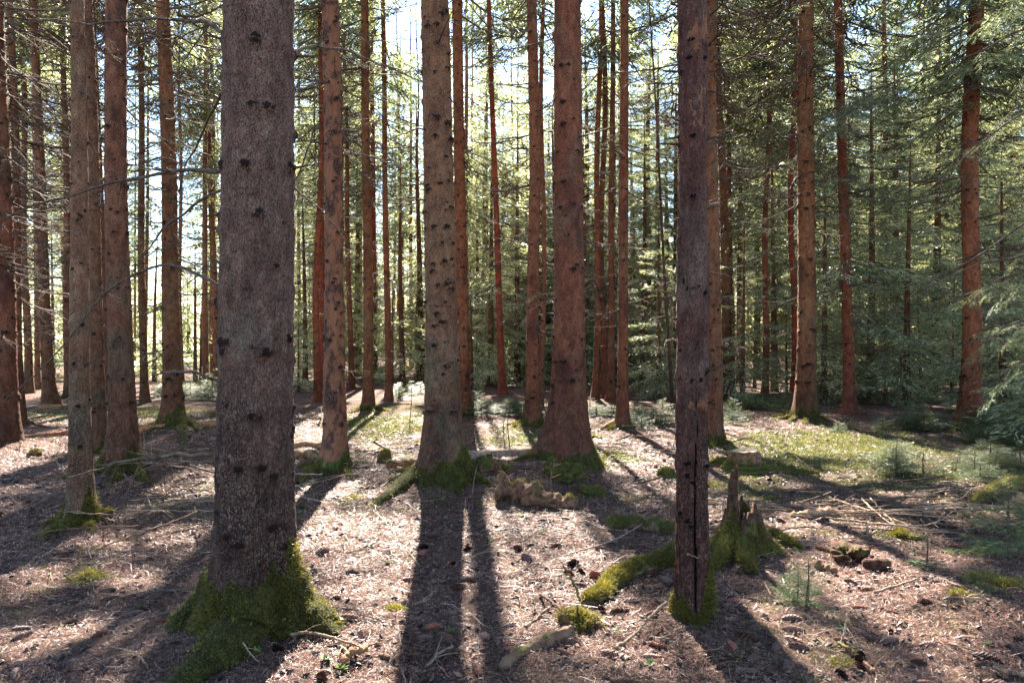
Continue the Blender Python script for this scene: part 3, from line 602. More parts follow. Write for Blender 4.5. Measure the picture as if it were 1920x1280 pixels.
    for n_, (kt, kz, kk) in enumerate(sorted(high[nd:], key=lambda k: -k[2])[:min(18, 8 + int(60 / d))] if yb > 735 else []):
        p = axf(kz); rad = r0 * (1 - kz / H) ** .72 * .92
        if d < 5 and -2.6 < kt < -.5 and r.random() < .35: continue
        b = put('branch_stub', STUB[int(r.integers(4))], root); b.location = (p[0] + math.cos(kt) * rad, p[1] + math.sin(kt) * rad, kz)
        b.rotation_euler = (0, R(r.uniform(-25, 10)), kt); s = r.uniform(.04, .13); b.scale = (s, s, s)
    sm_ = skirt_mesh(int(r.integers(1e6)), base, 60, zt + .5) if nd >= 10 and d > 10 else None
    if sm_: put('fine_twigs', sm_, root)
    # crown
    cb = o.get('cb', 10); rm_ = o.get('rmax', 1.9)
    me = crown_mesh('crown', H + .3, cb, rm_, int(r.integers(1e6)), lod_split=zt + 1.6, origin=base, cull=d > 7, axis=(lean, 0), low=MID, drop=.22)
    if me: put('crown', me, root)
    TOBJ[key] = (root, base, axf, r0, H); return root
for T in TREES: make_tree(T)
print("trees", len(TREES))

# ------------------------------------------------------------------ long dead branches of the foreground trunks (traced, each at its own depth)
def limb(key, pts, d0, d1, r0, r1, nsub=6, seed=0, name='branch', colr=(1, 1, 1), sub=.3):
    root, base, axf, tr, H = TOBJ[key]; n = max(14, 6 * len(pts)); r = np.random.default_rng(seed + len(pts) * 7 + int(pts[0][1]))
    D = np.linspace(d0, d1, len(pts)); P = spline([at(px, py, dd) for (px, py), dd in zip(pts, D)], n)
    P[0] = P[0] + (base + axf(P[0][2] - base[2]) - P[0]) * np.array([.45, .45, 0]); s = np.linspace(0, 1, n)
    P = P + np.stack([0 * s, .02 * vnoise(s * 9, s * 0, s=61 + seed), .008 * vnoise(s * 14, s * 0, s=62 + seed)], -1)
    mb = MB(); rad = (r0 * (1 - s) + r1 * s) * (1 + .12 * vnoise(s * 25, s * 0, s=63)); add_tube(mb, P - base, rad, 8)
    for k in range(nsub):
        i = int(r.uniform(.12, .97) * (n - 1)); t = P[min(i + 1, n - 1)] - P[i - 1]; t /= np.linalg.norm(t)
        dr = t * r.uniform(.3, .9) + np.array([r.normal(0, .3), r.normal(0, .6), r.normal(-.1, .6)]); dr /= np.linalg.norm(dr); L = sub * r.uniform(.3, 1.2)
        u = np.linspace(0, 1, 6)[:, None]; q = P[i] + dr * u * L + np.array([0, 0, -.2]) * u * u * L + r.normal(0, .012, 3) * np.sin(u * 5)
        add_tube(mb, q - base, rad[i] * .45 * (1 - .65 * u[:, 0]) + .0005, 5)
        for j in range(2):
            v = q[int(r.integers(1, 5))]; e = dr + r.normal(0, .7, 3); e /= np.linalg.norm(e); w = np.linspace(0, 1, 4)[:, None]
            add_tube(mb, v + e * w * L * .35 - base, .0016 * (1 - .6 * w[:, 0]), 3)
    b = mb.build(name, TWIG, root); b.color = (*colr, 1); return b
limb('t12', [(420, 62), (405, 52), (390, 45), (350, 38), (290, 36), (210, 40), (160, 44), (100, 38), (20, 44)], 3.85, 4.4, .013, .004, 9, 1)
limb('t12', [(418, 326), (380, 321), (320, 321), (260, 333), (200, 346), (125, 368), (65, 388), (-10, 418)], 3.8, 4.0, .012, .004, 7, 2)
limb('t12', [(418, 354), (370, 380), (330, 410), (300, 440), (270, 480), (248, 515)], 3.8, 4.3, .009, .003, 8, 3)
limb('t12', [(415, 536), (380, 518), (340, 502), (300, 497), (250, 515), (200, 550), (165, 590), (120, 645), (60, 705), (-5, 760)], 3.8, 4.3, .010, .003, 8, 4)
limb('t12', [(421, 168), (390, 225), (365, 280), (345, 320), (333, 360)], 3.85, 4.6, .008, .003, 5, 5)
limb('t12', [(440, 510), (420, 498), (402, 488), (390, 484)], 3.65, 3.6, .008, .003, 1, 6, sub=.08)
limb('t12', [(412, 715), (385, 706), (350, 698), (320, 696), (283, 701)], 3.8, 3.9, .010, .004, 4, 7, sub=.18)
limb('t12', [(541, 101), (565, 92), (600, 90), (650, 96), (700, 115), (745, 132), (800, 155)], 3.85, 4.3, .010, .003, 5, 8, colr=(1.4, 1.4, 1.4))
limb('t12', [(543, 345), (575, 372), (610, 402), (645, 448)], 3.9, 4.4, .006, .002, 3, 9)
limb('t12', [(467, 60), (462, 38), (455, 17)], 3.68, 3.55, .008, .003, 0, 10)
limb('t12', [(403, 853), (350, 852), (300, 855), (250, 863), (205, 872), (150, 890), (128, 896)], 3.85, 4.6, .012, .004, 5, 11)
limb('t12', [(402, 868), (350, 868), (300, 872), (260, 882)], 3.85, 4.3, .009, .003, 5, 12)
limb('t12', [(548, 350), (585, 250), (588, 160), (580, 105)], 4.0, 4.6, .005, .003, 4, 13)
limb('t24', [(1275, 225), (1255, 220), (1235, 218), (1208, 222)], 3.95, 3.8, .006, .002, 1, 14, colr=(2, 1.9, 1.8), sub=.08)
limb('t24', [(1322, 392), (1336, 386), (1352, 387)], 3.95, 3.9, .009, .004, 0, 15, colr=(1.8, 1.6, 1.4))
limb('t24', [(1272, 515), (1255, 508), (1238, 520)], 3.95, 3.8, .006, .002, 1, 16, colr=(1.5, 1.4, 1.4), sub=.06)
limb('t24', [(1322, 510), (1340, 512), (1385, 520)], 3.95, 4.2, .005, .002, 2, 17, colr=(1.8, 1.7, 1.6), sub=.08)
limb('t24', [(1276, 645), (1262, 636), (1248, 642), (1243, 668)], 3.95, 3.8, .006, .002, 1, 18, colr=(1.9, 1.8, 1.8), sub=.05)
limb('t24', [(1325, 172), (1335, 174), (1347, 174)], 3.95, 3.9, .006, .003, 0, 19)
limb('t24', [(1318, 1046), (1294, 1042), (1289, 1040)], 3.8, 3.7, .004, .002, 0, 20, colr=(2, 1.8, 1.5))
limb('t16', [(790, 375), (770, 370), (750, 371)], 7.8, 7.5, .01, .004, 1, 21)
limb('t16', [(792, 240), (770, 245), (735, 260)], 7.8, 7.2, .01, .004, 2, 22)
limb('t13', [(640, 292), (680, 290), (720, 302), (760, 318)], 8.6, 8.2, .012, .004, 5, 23, colr=(1.5, 1.4, 1.3))

# ------------------------------------------------------------------ boughs of the tree standing just outside the right edge
def twig_bough(root, base, pts, d0, d1, r0, seed, fol=(), nsub=10, colr=(.8, .75, .7), dens=1.0, flen=.42):
    n = 40; r = np.random.default_rng(seed); P = spline([at(px, py, dd) for (px, py), dd in zip(pts, np.linspace(d0, d1, len(pts)))], n); s = np.linspace(0, 1, n)
    mb = MB(); add_tube(mb, P - base, r0 * (1 - .85 * s), 6)
    for k in range(nsub):
        i = int(r.uniform(.1, .97) * (n - 1)); t = P[min(i + 1, n - 1)] - P[i - 1]; t /= np.linalg.norm(t); dr = t + r.normal(0, .6, 3); dr /= np.linalg.norm(dr); u = np.linspace(0, 1, 5)[:, None]; L = r.uniform(.1, .5)
        add_tube(mb, P[i] + dr * u * L + np.array([0, 0, -.25]) * u * u * L - base, .0035 * (1 - .6 * u[:, 0]), 4)
    b = mb.build('branch', TWIG, root); b.color = (*colr, 1)
    if fol:
        fm = MB(); pos, ph, pi, sc = [], [], [], []
        for (a, c, m) in fol:
            for k in range(int(m * dens * .75)):
                u = r.uniform(a, c); i = int(u * (n - 1)); t = P[min(i + 1, n - 1)] - P[max(i - 1, 0)]; az = math.atan2(t[1], t[0]) + R(r.uniform(25, 85)) * (1 if k % 2 else -1)
                pos.append(P[i] - base); ph.append(az); pi.append(R(r.uniform(-50, -5))); sc.append(flen * r.uniform(.5, 1.2))
        scatter_boughs(fm, FINE, np.array(pos), np.array(ph), np.array(pi), np.array(sc), r, base, False, tone_shift=-.25)
        fm.build('foliage', [NEEDLE, TWIG], root, smooth_=False)

x9, y9 = flat(2080, 905); b9 = np.array([x9, y9, float(gz(x9, y9))])
edge = empty('spruce_tree', b9, 'spruce at the right edge whose drooping boughs reach across the upper right corner', 'tree', 'tree trunks of the spruce wood')
mb = MB(); th = np.linspace(-.1, 20, 40); add_tube(mb, np.stack([th * 0, th * 0, th], -1), .17 * (1 - th / 20.5) ** .7, 20, knot=0., moss=0.); mb.build('trunk', BARK, edge).color = (.9, .75, .65, 1)
me = crown_mesh('crown', 20, 6.5, 2.2, 99, lod_split=9, origin=b9, cull=True, tone=-.2); put('crown', me, edge)
for k, (pts, d0, d1, fol, fl) in enumerate([
    ([(2060, 10), (1920, 55), (1830, 100), (1730, 132), (1650, 166), (1610, 192), (1560, 212)], 7.9, 7.2, [(.05, .45, 9), (.6, .98, 22)], .42),
    ([(2060, 150), (1920, 212), (1850, 260), (1780, 320), (1730, 370)], 7.9, 7.6, [(.2, .8, 7)], .3),
    ([(2060, 330), (1920, 420), (1830, 482), (1760, 515), (1690, 540)], 7.9, 7.0, [], .3),
    ([(2060, 420), (1920, 478), (1830, 497), (1760, 530), (1700, 560)], 7.9, 7.4, [(.0, .4, 6)], .3),
    ([(2060, 470), (1960, 500), (1880, 520), (1850, 540)], 7.9, 6.8, [(.3, 1., 14)], .38),
    ([(2060, 560), (1960, 590), (1890, 610), (1850, 640)], 7.9, 6.9, [(.3, 1., 14)], .38),
    ([(2060, 640), (1980, 660), (1910, 680), (1880, 720)], 7.9, 7.0, [(.3, 1., 12)], .38),
    ([(2060, -60), (1960, -30), (1880, 10), (1800, 40), (1740, 60)], 7.9, 7.2, [(.2, 1., 22)], .42),
    ([(2060, 240), (1980, 270), (1920, 310), (1890, 360)], 7.9, 7.2, [(.2, 1., 12)], .35),
    ([(2060, -20), (1980, 60), (1930, 130), (1905, 200)], 7.9, 7.6, [(.2, 1., 12)], .35)]):
    twig_bough(edge, b9, pts, d0, d1, .014, 200 + k, fol, flen=fl)

# ------------------------------------------------------------------ boughs on measured trees of the middle distance (right side)
def add_low_crown(key, z0, z1, rm, seed, per=4, gap=.35, tone=0., tp=None, drop=.3):
    root, base, axf, r0, H = TOBJ[key]; r = np.random.default_rng(seed); P, PH, PT, SC = [], [], [], []
    z = z0
    while z < z1:
        for k in range(per):
            if r.random() < drop: continue
            p = axf(z); P.append([p[0], p[1], z]); PH.append(r.uniform(0, 6.28)); PT.append(R(r.uniform(-25, -2))); SC.append(rm * r.uniform(.5, 1.15))
        z += gap * r.uniform(.6, 1.4)
    mb = MB(); scatter_boughs(mb, tp or HI, np.array(P), np.array(PH), np.array(PT), np.array(SC), r, base, True, tone_shift=tone); mb.build('foliage', [NEEDLE, TWIG], root, smooth_=False)
add_low_crown('t31', 4.9, 8.5, 1.7, 301, 4, .35, .05)
add_low_crown('t28', 3.6, 8.5, 1.2, 302, 1, .5, .0, None, .3)
add_low_crown('t29', 2.2, 9.0, 1.5, 303, 3, .4)
add_low_crown('t30', 2.0, 13., 2.0, 304, 4, .4)
add_low_crown('t27', 3.0, 11., 1.6, 305, 3, .5)
add_low_crown('t26', 4.0, 12., 1.8, 306, 3, .45)
add_low_crown('t18', 3.0, 10., 1.5, 307, 3, .45, .25)
add_low_crown('t14b', 1.5, 9., 1.5, 308, 3, .5, .3)
add_low_crown('t15', .8, 10, 1.2, 309, 3, .45, .3)
add_low_crown('t33', 2.5, 7, .7, 310, 3, .4)

# ------------------------------------------------------------------ young and more distant trees, each on its own foot
LAND = [('the edge trunk', 8), ('the slim grey trunk', 145), ('the mossy-footed trunk', 230), ('the golden-brown trunk', 315), ('the thick trunk', 482), ('the stripped trunk', 625), ('the ochre trunk', 690), ('the knotty trunk', 828),
        ('the sunlit-footed trunk', 1000), ('the stout trunk', 1066), ('the broken-limb trunk', 1170), ('the cracked trunk', 1298), ('the straight tan trunk', 1511), ('the leaning salmon pine', 1585), ('the bough-hung trunk', 1820)]
ORD = ['leftmost', 'second', 'third', 'fourth', 'fifth', 'sixth', 'seventh', 'eighth', 'ninth', 'tenth', 'eleventh', 'twelfth', 'thirteenth', 'fourteenth', 'fifteenth', 'sixteenth', 'seventeenth', 'eighteenth', 'nineteenth', 'twentieth']
def interval(px):
    k = sum(1 for _, x in LAND if x < px)
    if k == 0: return 'left of the edge trunk'
    if k == len(LAND): return 'right of the bough-hung trunk'
    return f'between {LAND[k-1][0]} and {LAND[k][0]}'
LABEL_LATER = []
def label_intervals(items, what):
    """items: (object, px). Each gets its place among its like between two named trunks."""
    by = {}
    for o, px in items: by.setdefault(interval(px), []).append((px, o))
    for w, L in by.items():
        L.sort(key=lambda a: a[0])
        for i, (px, o) in enumerate(L):
            
            t_ = (f'{what}, {ORD[min(i, 19)]} {w}' if len(L) > 1 else f'{what}, alone {w}'); o['label'] = t_ if len(t_.split()) <= 16 else t_.replace(' the ', ' ')

def small_tree(x, y, H, cb, rmax, r, tint, kind, low, tone, w=None, per=5, gap=.4, cull=True, split=None, drop=.2):
    base = np.array([x, y, float(gz(x, y)) - .03]); r0 = w if w else .012 * H + .01
    lean = r.normal(0, .008), r.normal(0, .008)
    root = empty('spruce_tree' if kind != 'young' else 'young_spruce', base, '', 'tree', {'young': 'young spruces under the tall trees', 'far': 'distant trees of the wood', 'farther': 'distant trees of the wood'}[kind])
    zs = np.concatenate([np.linspace(-.1, 1, 6), np.linspace(1.3, H, 24)])
    wob = r.normal(0, .03) * np.sin(zs * .5 + r.uniform(0, 6)); wob -= wob[0]
    mb = MB(); add_tube(mb, np.stack([lean[0] * zs + wob, lean[1] * zs, zs], -1), r0 * (1 - zs / (H + .3)) ** .75 * (1 + .35 * np.exp(-np.maximum(zs, 0) / .25)), 10, knot=np.concatenate([np.repeat((r.random(len(zs)) < .4) * .3, 10), [0, 0]]), moss=np.concatenate([np.repeat(np.clip(.8 - zs * 3, 0, 1), 10) * r.integers(0, 2), [0, 0]]))
    mb.build('trunk', BARK, root).color = (*tint, 1)
    me = crown_mesh('crown', H, cb, rmax, int(r.integers(1e6)), lod_split=split, origin=base, cull=cull, axis=lean, per=per, gap=gap, low=low, tone=tone, drop=drop)
    if me: put('crown', me, root)
    if kind == 'far':
        sm_ = skirt_mesh(int(r.integers(1e6)), base, 50 if y < 45 else 34)
        if sm_: put('dead_branches', sm_, root).color = (1.1, 1, .9, 1)
        for n_ in range(0):                              # dead twigs below the crown
            z = r.uniform(1.5, max(cb, 3)); a = r.uniform(0, 6.28); b = put('dead_branch', DEAD[int(r.integers(len(DEAD)))], root)
            b.location = (lean[0] * z, lean[1] * z, z); b.rotation_euler = (0, R(r.uniform(-10, 15)), a); s = r.uniform(.7, 1.7); b.scale = (s, s, s)
    return root
YOUNG = [(1392, 752, 4.5, 1.2), (1452, 735, 8, 1.6), (1545, 752, 6, 1.5), (1630, 742, 9, 1.9), (1700, 757, 6.5, 1.7), (1752, 735, 11, 2.0), (1880, 775, 5.5, 1.6), (1935, 748, 10, 2.0), (1960, 830, 3.2, 1.3),
         (1235, 745, 5, 1.3), (1205, 724, 9, 1.7), (1095, 722, 9, 1.8), (920, 722, 9, 1.8), (970, 716, 10, 1.8), (885, 728, 4, 1.2), (755, 720, 8, 1.6), (735, 731, 3.5, 1.1), (572, 722, 7, 1.4), (560, 735, 2.2, .8), (376, 727, 2.6, 1.1), (366, 722, 5, 1.3),
         (1340, 718, 9, 1.7), (1500, 718, 12, 2.0), (1590, 722, 10, 1.9), (1680, 718, 12, 2.1), (1830, 722, 12, 2.1), (1040, 712, 11, 1.9), (1150, 712, 12, 2.0), (1280, 712, 11, 2.), (830, 714, 9, 1.7), (640, 714, 8, 1.5),
         (600, 712, 9, 1.9), (1232, 715, 13, 2.2), (1268, 718, 11, 2.0), (1205, 708, 15, 2.4), (1190, 716, 7, 1.8), (1010, 708, 15, 2.3), (905, 706, 15, 2.3), (1100, 709, 15, 2.3), (668, 706, 11, 2.1), (705, 716, 6, 1.6), (790, 708, 12, 2.2), (860, 704, 12, 2.3), (895, 712, 8, 1.9), (940, 703, 12, 2.3), (985, 705, 10, 2.2), (1030, 700, 13, 2.4), (1075, 706, 10, 2.2), (1120, 702, 13, 2.4), (1185, 705, 12, 2.3), (1215, 712, 8, 1.9), (1250, 703, 13, 2.4), (1310, 704, 13, 2.4), (1375, 705, 12, 2.3), (1420, 712, 10, 2.1), (1530, 706, 14, 2.4), (1610, 706, 13, 2.4), (1740, 706, 14, 2.5), (1800, 712, 10, 2.2), (1890, 708, 14, 2.4), (200, 716, 5, 1.4), (290, 713, 6, 1.6), (100, 714, 6, 1.6), (1010, 728, 3, 1.0), (1725, 745, 3.5, 1.2), (1785, 752, 3., 1.2), (1660, 748, 3., 1.1), (2010, 780, 7, 1.8), (2060, 730, 12, 2.2), (1415, 728, 3.5, 1.2), (1475, 748, 2.4, .9)]
yl = []
for i, (px, py, H, rm) in enumerate(YOUNG):
    x, y = flat(px, py); r = np.random.default_rng(500 + i); near = y < 22
    o = small_tree(x, y, H, .25 if H < 7 else .8, rm * (1.0), r, (.7, .6, .5), 'young', HI if near else MID, .15 + (.25 if px < 1000 else 0), per=5, gap=.3 if near else .36, drop=.12 if px > 1000 else .3)
    yl.append((o, px))
label_intervals(yl, 'young spruce')
# tall trees farther back, spread over the wood with their own spacing
pts = []; r = np.random.default_rng(77); tries = 0
while len(pts) < 118 and tries < 20000:
    tries += 1; y = 24 + 40 * r.random() ** .9; u = r.uniform(-.86, .86)
    if u * 1400 + 960 < 430 and (y > 58): continue
    x = u * y
    if all((x - a) ** 2 + (y - b) ** 2 > (2.1 if y < 45 else 2.6) ** 2 for a, b in pts): pts.append((x, y))
fl = []
for i, (x, y) in enumerate(pts):
    r = np.random.default_rng(900 + i); px = 960 + FL * x / y; right = px > 1000; leftw = px < 430
    H = r.uniform(19, 24) + max(0, (y - 34) * .25); cb = r.uniform(3.5, 9) if right else r.uniform(5, 10); pine = r.random() < .3 and px > 560
    tint = (1.4, .58, .46) if pine else tuple(r.uniform(.8, 1.5) * np.array([1, r.uniform(.7, .95), r.uniform(.55, .85)]))
    if leftw: tint = (1.25, 1.05, .85); cb = r.uniform(4.8, 8)
    o = small_tree(x, y, H, cb, r.uniform(1.5, 2.3), r, tint, 'far', MID if y < 42 else LO, r.uniform(-.15, .25) + (.12 if not right else 0), w=r.uniform(.07, .13), gap=.5, split=CH + 640 / FL * y + 1, drop=.25)
    fl.append((o, px))
label_intervals(fl, 'distant tall tree')

# the wood beyond, one mass nobody could count
r = np.random.default_rng(5); mb = MB(); n = 0
fx, fy, fphi, fsc, fz, fpi = [], [], [], [], [], []
for i in range(420):
    y = r.uniform(66, 120); u = r.uniform(-1.0, 1.0); px = 960 + 1400 * u
    if px < 440 and r.random() < .6: continue
    x = u * y; H = r.uniform(10, 24); z0 = float(gz(x, y)) - .5; zz = np.linspace(0, H, 5)
    add_tube(mb, np.stack([x + 0 * zz, y + 0 * zz, z0 + zz], -1), .14 * (1 - zz / H * .9), 5, m=1, tone=.5)
    cb = r.uniform(.5, 6); z = cb
    while z < H:
        for k in range(4): fx.append(x); fy.append(y); fz.append(z0 + z + r.uniform(-.3, .3)); fphi.append(r.uniform(0, 6.28)); fsc.append(max(.4, 2.6 * ((H - z) / (H - cb)) ** .7 * r.uniform(.7, 1.1))); fpi.append(R(r.uniform(-25, 5)))
        z += .75
scatter_boughs(mb, LO, np.stack([fx, fy, fz], -1), np.array(fphi), np.array(fpi), np.array(fsc), r, (0, 0, 0), False, tone_shift=.1)
tag(mb.build('far_woods', [NEEDLE, TWIG], smooth_=False), 'far wood closing the view behind all the separate trees', None, None, 'stuff')
print("background done")

# ------------------------------------------------------------------ the forest floor
def ss(n, a, b, c): t = np.linspace(-1, 1, n); return c + a * np.sinh(b * t)
gx = ss(900, 1.5, 5.8, 0); gy = ss(900, 2.0, 5.5, 5.5); XX, YY = np.meshgrid(gx, gy); ZZ = gz(XX, YY)
MOSSZ = [(1560, 850, 260, 50, .62), (1150, 862, 70, 22, .6), (960, 822, 90, 28, .5), (720, 800, 130, 40, .5), (700, 850, 80, 26, .35), (1400, 910, 130, 30, .5), (1700, 900, 200, 40, .55), (1800, 960, 160, 40, .4), (240, 770, 250, 35, .45), (1450, 1200, 260, 110, .36),
         (165, 1072, 42, 18, .62), (740, 1147, 16, 7, .7), (740, 1050, 40, 12, .45), (1180, 930, 60, 15, .45), (930, 1010, 40, 14, .36), (1060, 940, 30, 10, .5), (300, 1000, 60, 20, .35), (640, 870, 60, 20, .4), (570, 905, 30, 12, .45), (1640, 1010, 50, 14, .5), (1850, 1130, 90, 50, .45), (1750, 1180, 100, 60, .36), (1050, 800, 120, 30, .4), (900, 760, 400, 25, .45), (1560, 1010, 60, 25, .4)]
def moss_at(x, y):
    yy = np.maximum(y, 1.); px = 960 + FL * x / yy; py = 640 + CH * FL / yy; m = .20 + .16 * vnoise(x * .7, y * .7, s=71) + .05 * vnoise(x * 3, y * 3, s=72)
    for (cx, cyy, rx, ry, a) in MOSSZ: q = ((px - cx) / rx) ** 2 + ((py - cyy) / ry) ** 2; m = np.maximum(m, a * np.exp(-q ** 1.5 * .7))
    return m
MO = moss_at(XX, YY); px_ = 960 + FL * XX / np.maximum(YY, 1)
MEAD = smooth(40, 55, YY) * smooth(520, 380, px_) + smooth(90, 130, np.hypot(XX, YY)); MEAD = np.clip(MEAD, 0, 1)
nx = len(gx); i = np.arange(len(gy) - 1)[:, None] * nx; j = np.arange(nx - 1)[None]
mb = MB(); mb.add(np.stack([XX, YY, ZZ], -1).reshape(-1, 3), np.stack([i + j, i + j + 1, i + nx + j + 1, i + nx + j], -1).reshape(-1, 4), 0, moss=MO.ravel(), meadow=MEAD.ravel())
tag(mb.build('ground', GROUND), 'forest floor of brown needle litter with green moss patches', None, None, 'structure')

def sample_ground(n, d0, d1, r, pw=1.0, umax=.74):
    d = d0 * (d1 / d0) ** (r.random(n) ** pw); u = r.uniform(-umax, umax, n); x = u * d; return x, d
# loose needles and hair-thin twigs
def litter(name, n, d0, d1, L, w, seed, label, pw=1.0):
    r = np.random.default_rng(seed); x, y = sample_ground(n, d0, d1, r, pw)
    mo = moss_at(x, y); k = r.random(n) > mo * .9; x, y = x[k], y[k]; n = len(x)
    sc = np.clip(y / 5, .75, 1.7); a = r.uniform(0, 6.28, n); l = L * r.lognormal(0, .55, n) * sc; ww = w * r.uniform(.6, 1.4, n) * sc
    c, s = np.cos(a), np.sin(a); bn = r.normal(0, .16, n) * l
    h = gz(x, y) + .003 * sc; tl = r.uniform(-.10, .28, n) * l + r.uniform(0, .01, n)
    A = np.stack([x - c * l / 2, y - s * l / 2, h], -1); B = np.stack([x - s * bn, y + c * bn, h + np.abs(tl) * .6 + .002], -1); C = np.stack([x + c * l / 2, y + s * l / 2, h + tl], -1)
    for Q in (A, C): Q[:, 2] = np.maximum(Q[:, 2], gz(Q[:, 0], Q[:, 1]) - .004)
    S = np.stack([-s, c, r.uniform(-.5, .5, n)], -1) * ww[:, None] / 2
    V = np.stack([A - S, A + S, B + S, B - S, C + S * .5, C - S * .5], 1).reshape(-1, 3); o = (np.arange(n) * 6)[:, None]
    F = np.concatenate([o + np.array([[0, 1, 2, 3]]), o + np.array([[3, 2, 4, 5]])])
    tone = np.clip(r.normal(.48, .26, n) + .15 * vnoise(x * 2.5, y * 2.5, s=81), 0, 1)
    mb = MB(); mb.add(V, F, 0, tone=np.repeat(tone, 6)); tag(mb.build(name, LITTER, smooth_=False), label, None, None, 'stuff')
litter('needle_litter', 420000, 2.4, 16, .019, .0018, 31, 'loose brown spruce needles and hair-thin twigs covering the floor', .95)
litter('twig_debris', 6000, 2.5, 20, .085, .003, 32, 'scattered thin dead twigs among the needles', .9)
# moss fuzz on the floor
r = np.random.default_rng(33); x, y = sample_ground(900000, 2.5, 17, r, .9); w = smooth(.36, .6, moss_at(x, y) + .22 * vnoise(x * 7, y * 7, s=82) + .1 * vnoise(x * 20, y * 20, s=83)); k = r.random(len(x)) < w; x, y = x[k][:150000], y[k][:150000]; n = len(x)
sc = np.clip(y / 4.5, .8, 3); ang = r.uniform(0, 6.28, n); wv = .0016 * sc; l = (.018 * sc * r.uniform(.4, 1.5, n)); P = np.stack([x, y, gz(x, y) - .002], -1); S = np.stack([np.cos(ang) * wv, np.sin(ang) * wv, 0 * wv], -1)
TP = P + np.stack([r.normal(0, .5, n) * l, r.normal(0, .5, n) * l, l * .9], -1); mb = MB()
mb.add(np.stack([P - S, P + S, TP], 1).reshape(-1, 3), np.arange(n * 3).reshape(-1, 3), 0, tone=np.repeat(np.clip(r.normal(.5, .2, n) + .2 * vnoise(x * 5, y * 5, s=84), 0, 1), 3))
tag(mb.build('ground_moss', MOSS_G, smooth_=False), 'low green moss growing in patches on the floor', None, None, 'stuff')
print("floor done", n)

# ------------------------------------------------------------------ stumps, logs, lumps
def moss_part(parent, V, N, w, n, seed, L=.022, wd=.002):
    m = MB(); add_moss_blades(m, V, N, np.maximum(w, 0), n, np.random.default_rng(seed), L, wd); return m.build('moss', MOSS, parent, smooth_=False)
def shell(hfun, rfun, nth, nz, inner=.72, noise=.05, seed=0):
    """A ragged hollow stump: wall height and radius given per angle."""
    th = np.arange(nth) * 2 * np.pi / nth; s = np.linspace(0, 1, nz)[:, None]; h = hfun(th)[None]; z = s * h - .06 * (1 - s)
    c, sn = np.cos(th)[None], np.sin(th)[None]; r_ = rfun(th[None], z) * (1 + noise * vnoise(c * 3, sn * 3, z * 6, s=seed) + noise * .7 * vnoise(c * 9, sn * 9, z * 3, s=seed + 1))
    V = np.stack([r_ * c, r_ * sn, z + 0 * c], -1); Vi = np.stack([r_ * c * inner, r_ * sn * inner, np.minimum(z, h - .008)], -1)[::-1]
    A = np.concatenate([V, Vi]); k = len(A); i = np.arange(k - 1)[:, None] * nth; j = np.arange(nth)[None]; j2 = (j + 1) % nth
    F = np.stack([i + j, i + j2, i + nth + j2, i + nth + j], -1).reshape(-1, 4)
    N = np.concatenate([np.stack([c + 0 * z, sn + 0 * z, 0 * z + 0 * c + .2], -1)] * 2); return A.reshape(-1, 3), F, N.reshape(-1, 3), nz * nth
def gauss(th, c, w): return np.exp(-(np.angle(np.exp(1j * (th - c))) / w) ** 2)
def log_thing(name, pts, r0, r1, label, mat, cat='log', moss=0., seed=0, lift=.6, n=40, rough=.12, colr=(1, 1, 1), blades=0, group=None, hs=None, sides=16):
    P = [np.array(gp(*p)) for p in pts]; base = P[0].copy(); k = len(P)
    for i_, p in enumerate(P): p[2] += (r0 + (r1 - r0) * i_ / max(k - 1, 1)) * lift + (hs[i_] if hs else 0)
    Q = spline(P, n) - base; s = np.linspace(0, 1, n); rad = (r0 + (r1 - r0) * s) * (1 + rough * vnoise(s * 9, s * 0, s=seed)) * np.minimum(1, np.minimum(s, 1 - s) * 18 + .55)
    rn = 1 + rough * 1.3 * vnoise(np.cos(np.arange(sides) * 2 * np.pi / sides)[None] * 2 + 0 * s[:, None], np.sin(np.arange(sides) * 2 * np.pi / sides)[None] * 2, s[:, None] * 14, s=seed + 1)
    V, F, C = tube(Q, rad, sides, True, rn); ctr = np.concatenate([np.repeat(Q, sides, 0), Q[[0, -1]]]); nr = V - ctr; nr /= np.linalg.norm(nr, axis=1)[:, None] + 1e-6
    mo = np.clip((nr[:, 2] * .8 + .3 + .6 * fbm(V[:, 0] * 9, V[:, 1] * 9, V[:, 2] * 9, s=seed + 2)) * moss * 1.6, 0, 1)
    mb = MB(); mb.add(V, F, 0, moss=mo); mb.t.append(C); mb.tm.append(np.full(len(C), 0))
    root = empty(name, base, label, cat, group); o = mb.build('wood', mat, root); o.color = (*colr, 1)
    if blades: moss_part(root, V[:-2], nr[:-2], (mo[:-2] > .45) * 1., blades, seed + 5)
    return root
# the broken mossy stump
b = np.array(gp(1392, 1052)); root = empty('broken_stump', b, 'tall splintered mossy stump with one upright spike, right of the cracked purple-brown trunk', 'stump')
hf_ = lambda th: .22 + .33 * np.clip(1.7 * gauss(th, 3.6, .36), 0, 1.) + .07 * gauss(th, 5.5, .4) + .1 * gauss(th, 1.2, .5) +   .035 * vnoise(np.cos(th) * 5, np.sin(th) * 5, s=91) + .025 * vnoise(th * 12, th * 0, s=92)
rf_ = lambda th, z: .105 - .03 * np.clip(z / .5, 0, 1) + .085 * np.exp(-np.maximum(z, 0) / .12) * (1 + .5 * gauss(th, 3.6, .4) + .6 * gauss(th, 5.9, .35) + .5 * gauss(th, 4.8, .3)) + .02 * gauss(th, 5.5, .5)
V, F, N, ko = shell(hf_, rf_, 120, 48, .7, .2, 93); mo = np.clip(.95 - V[:, 2] / .34 + .5 * fbm(V[:, 0] * 9, V[:, 1] * 9, V[:, 2] * 5, s=95), 0, 1); mo[ko:] = 0
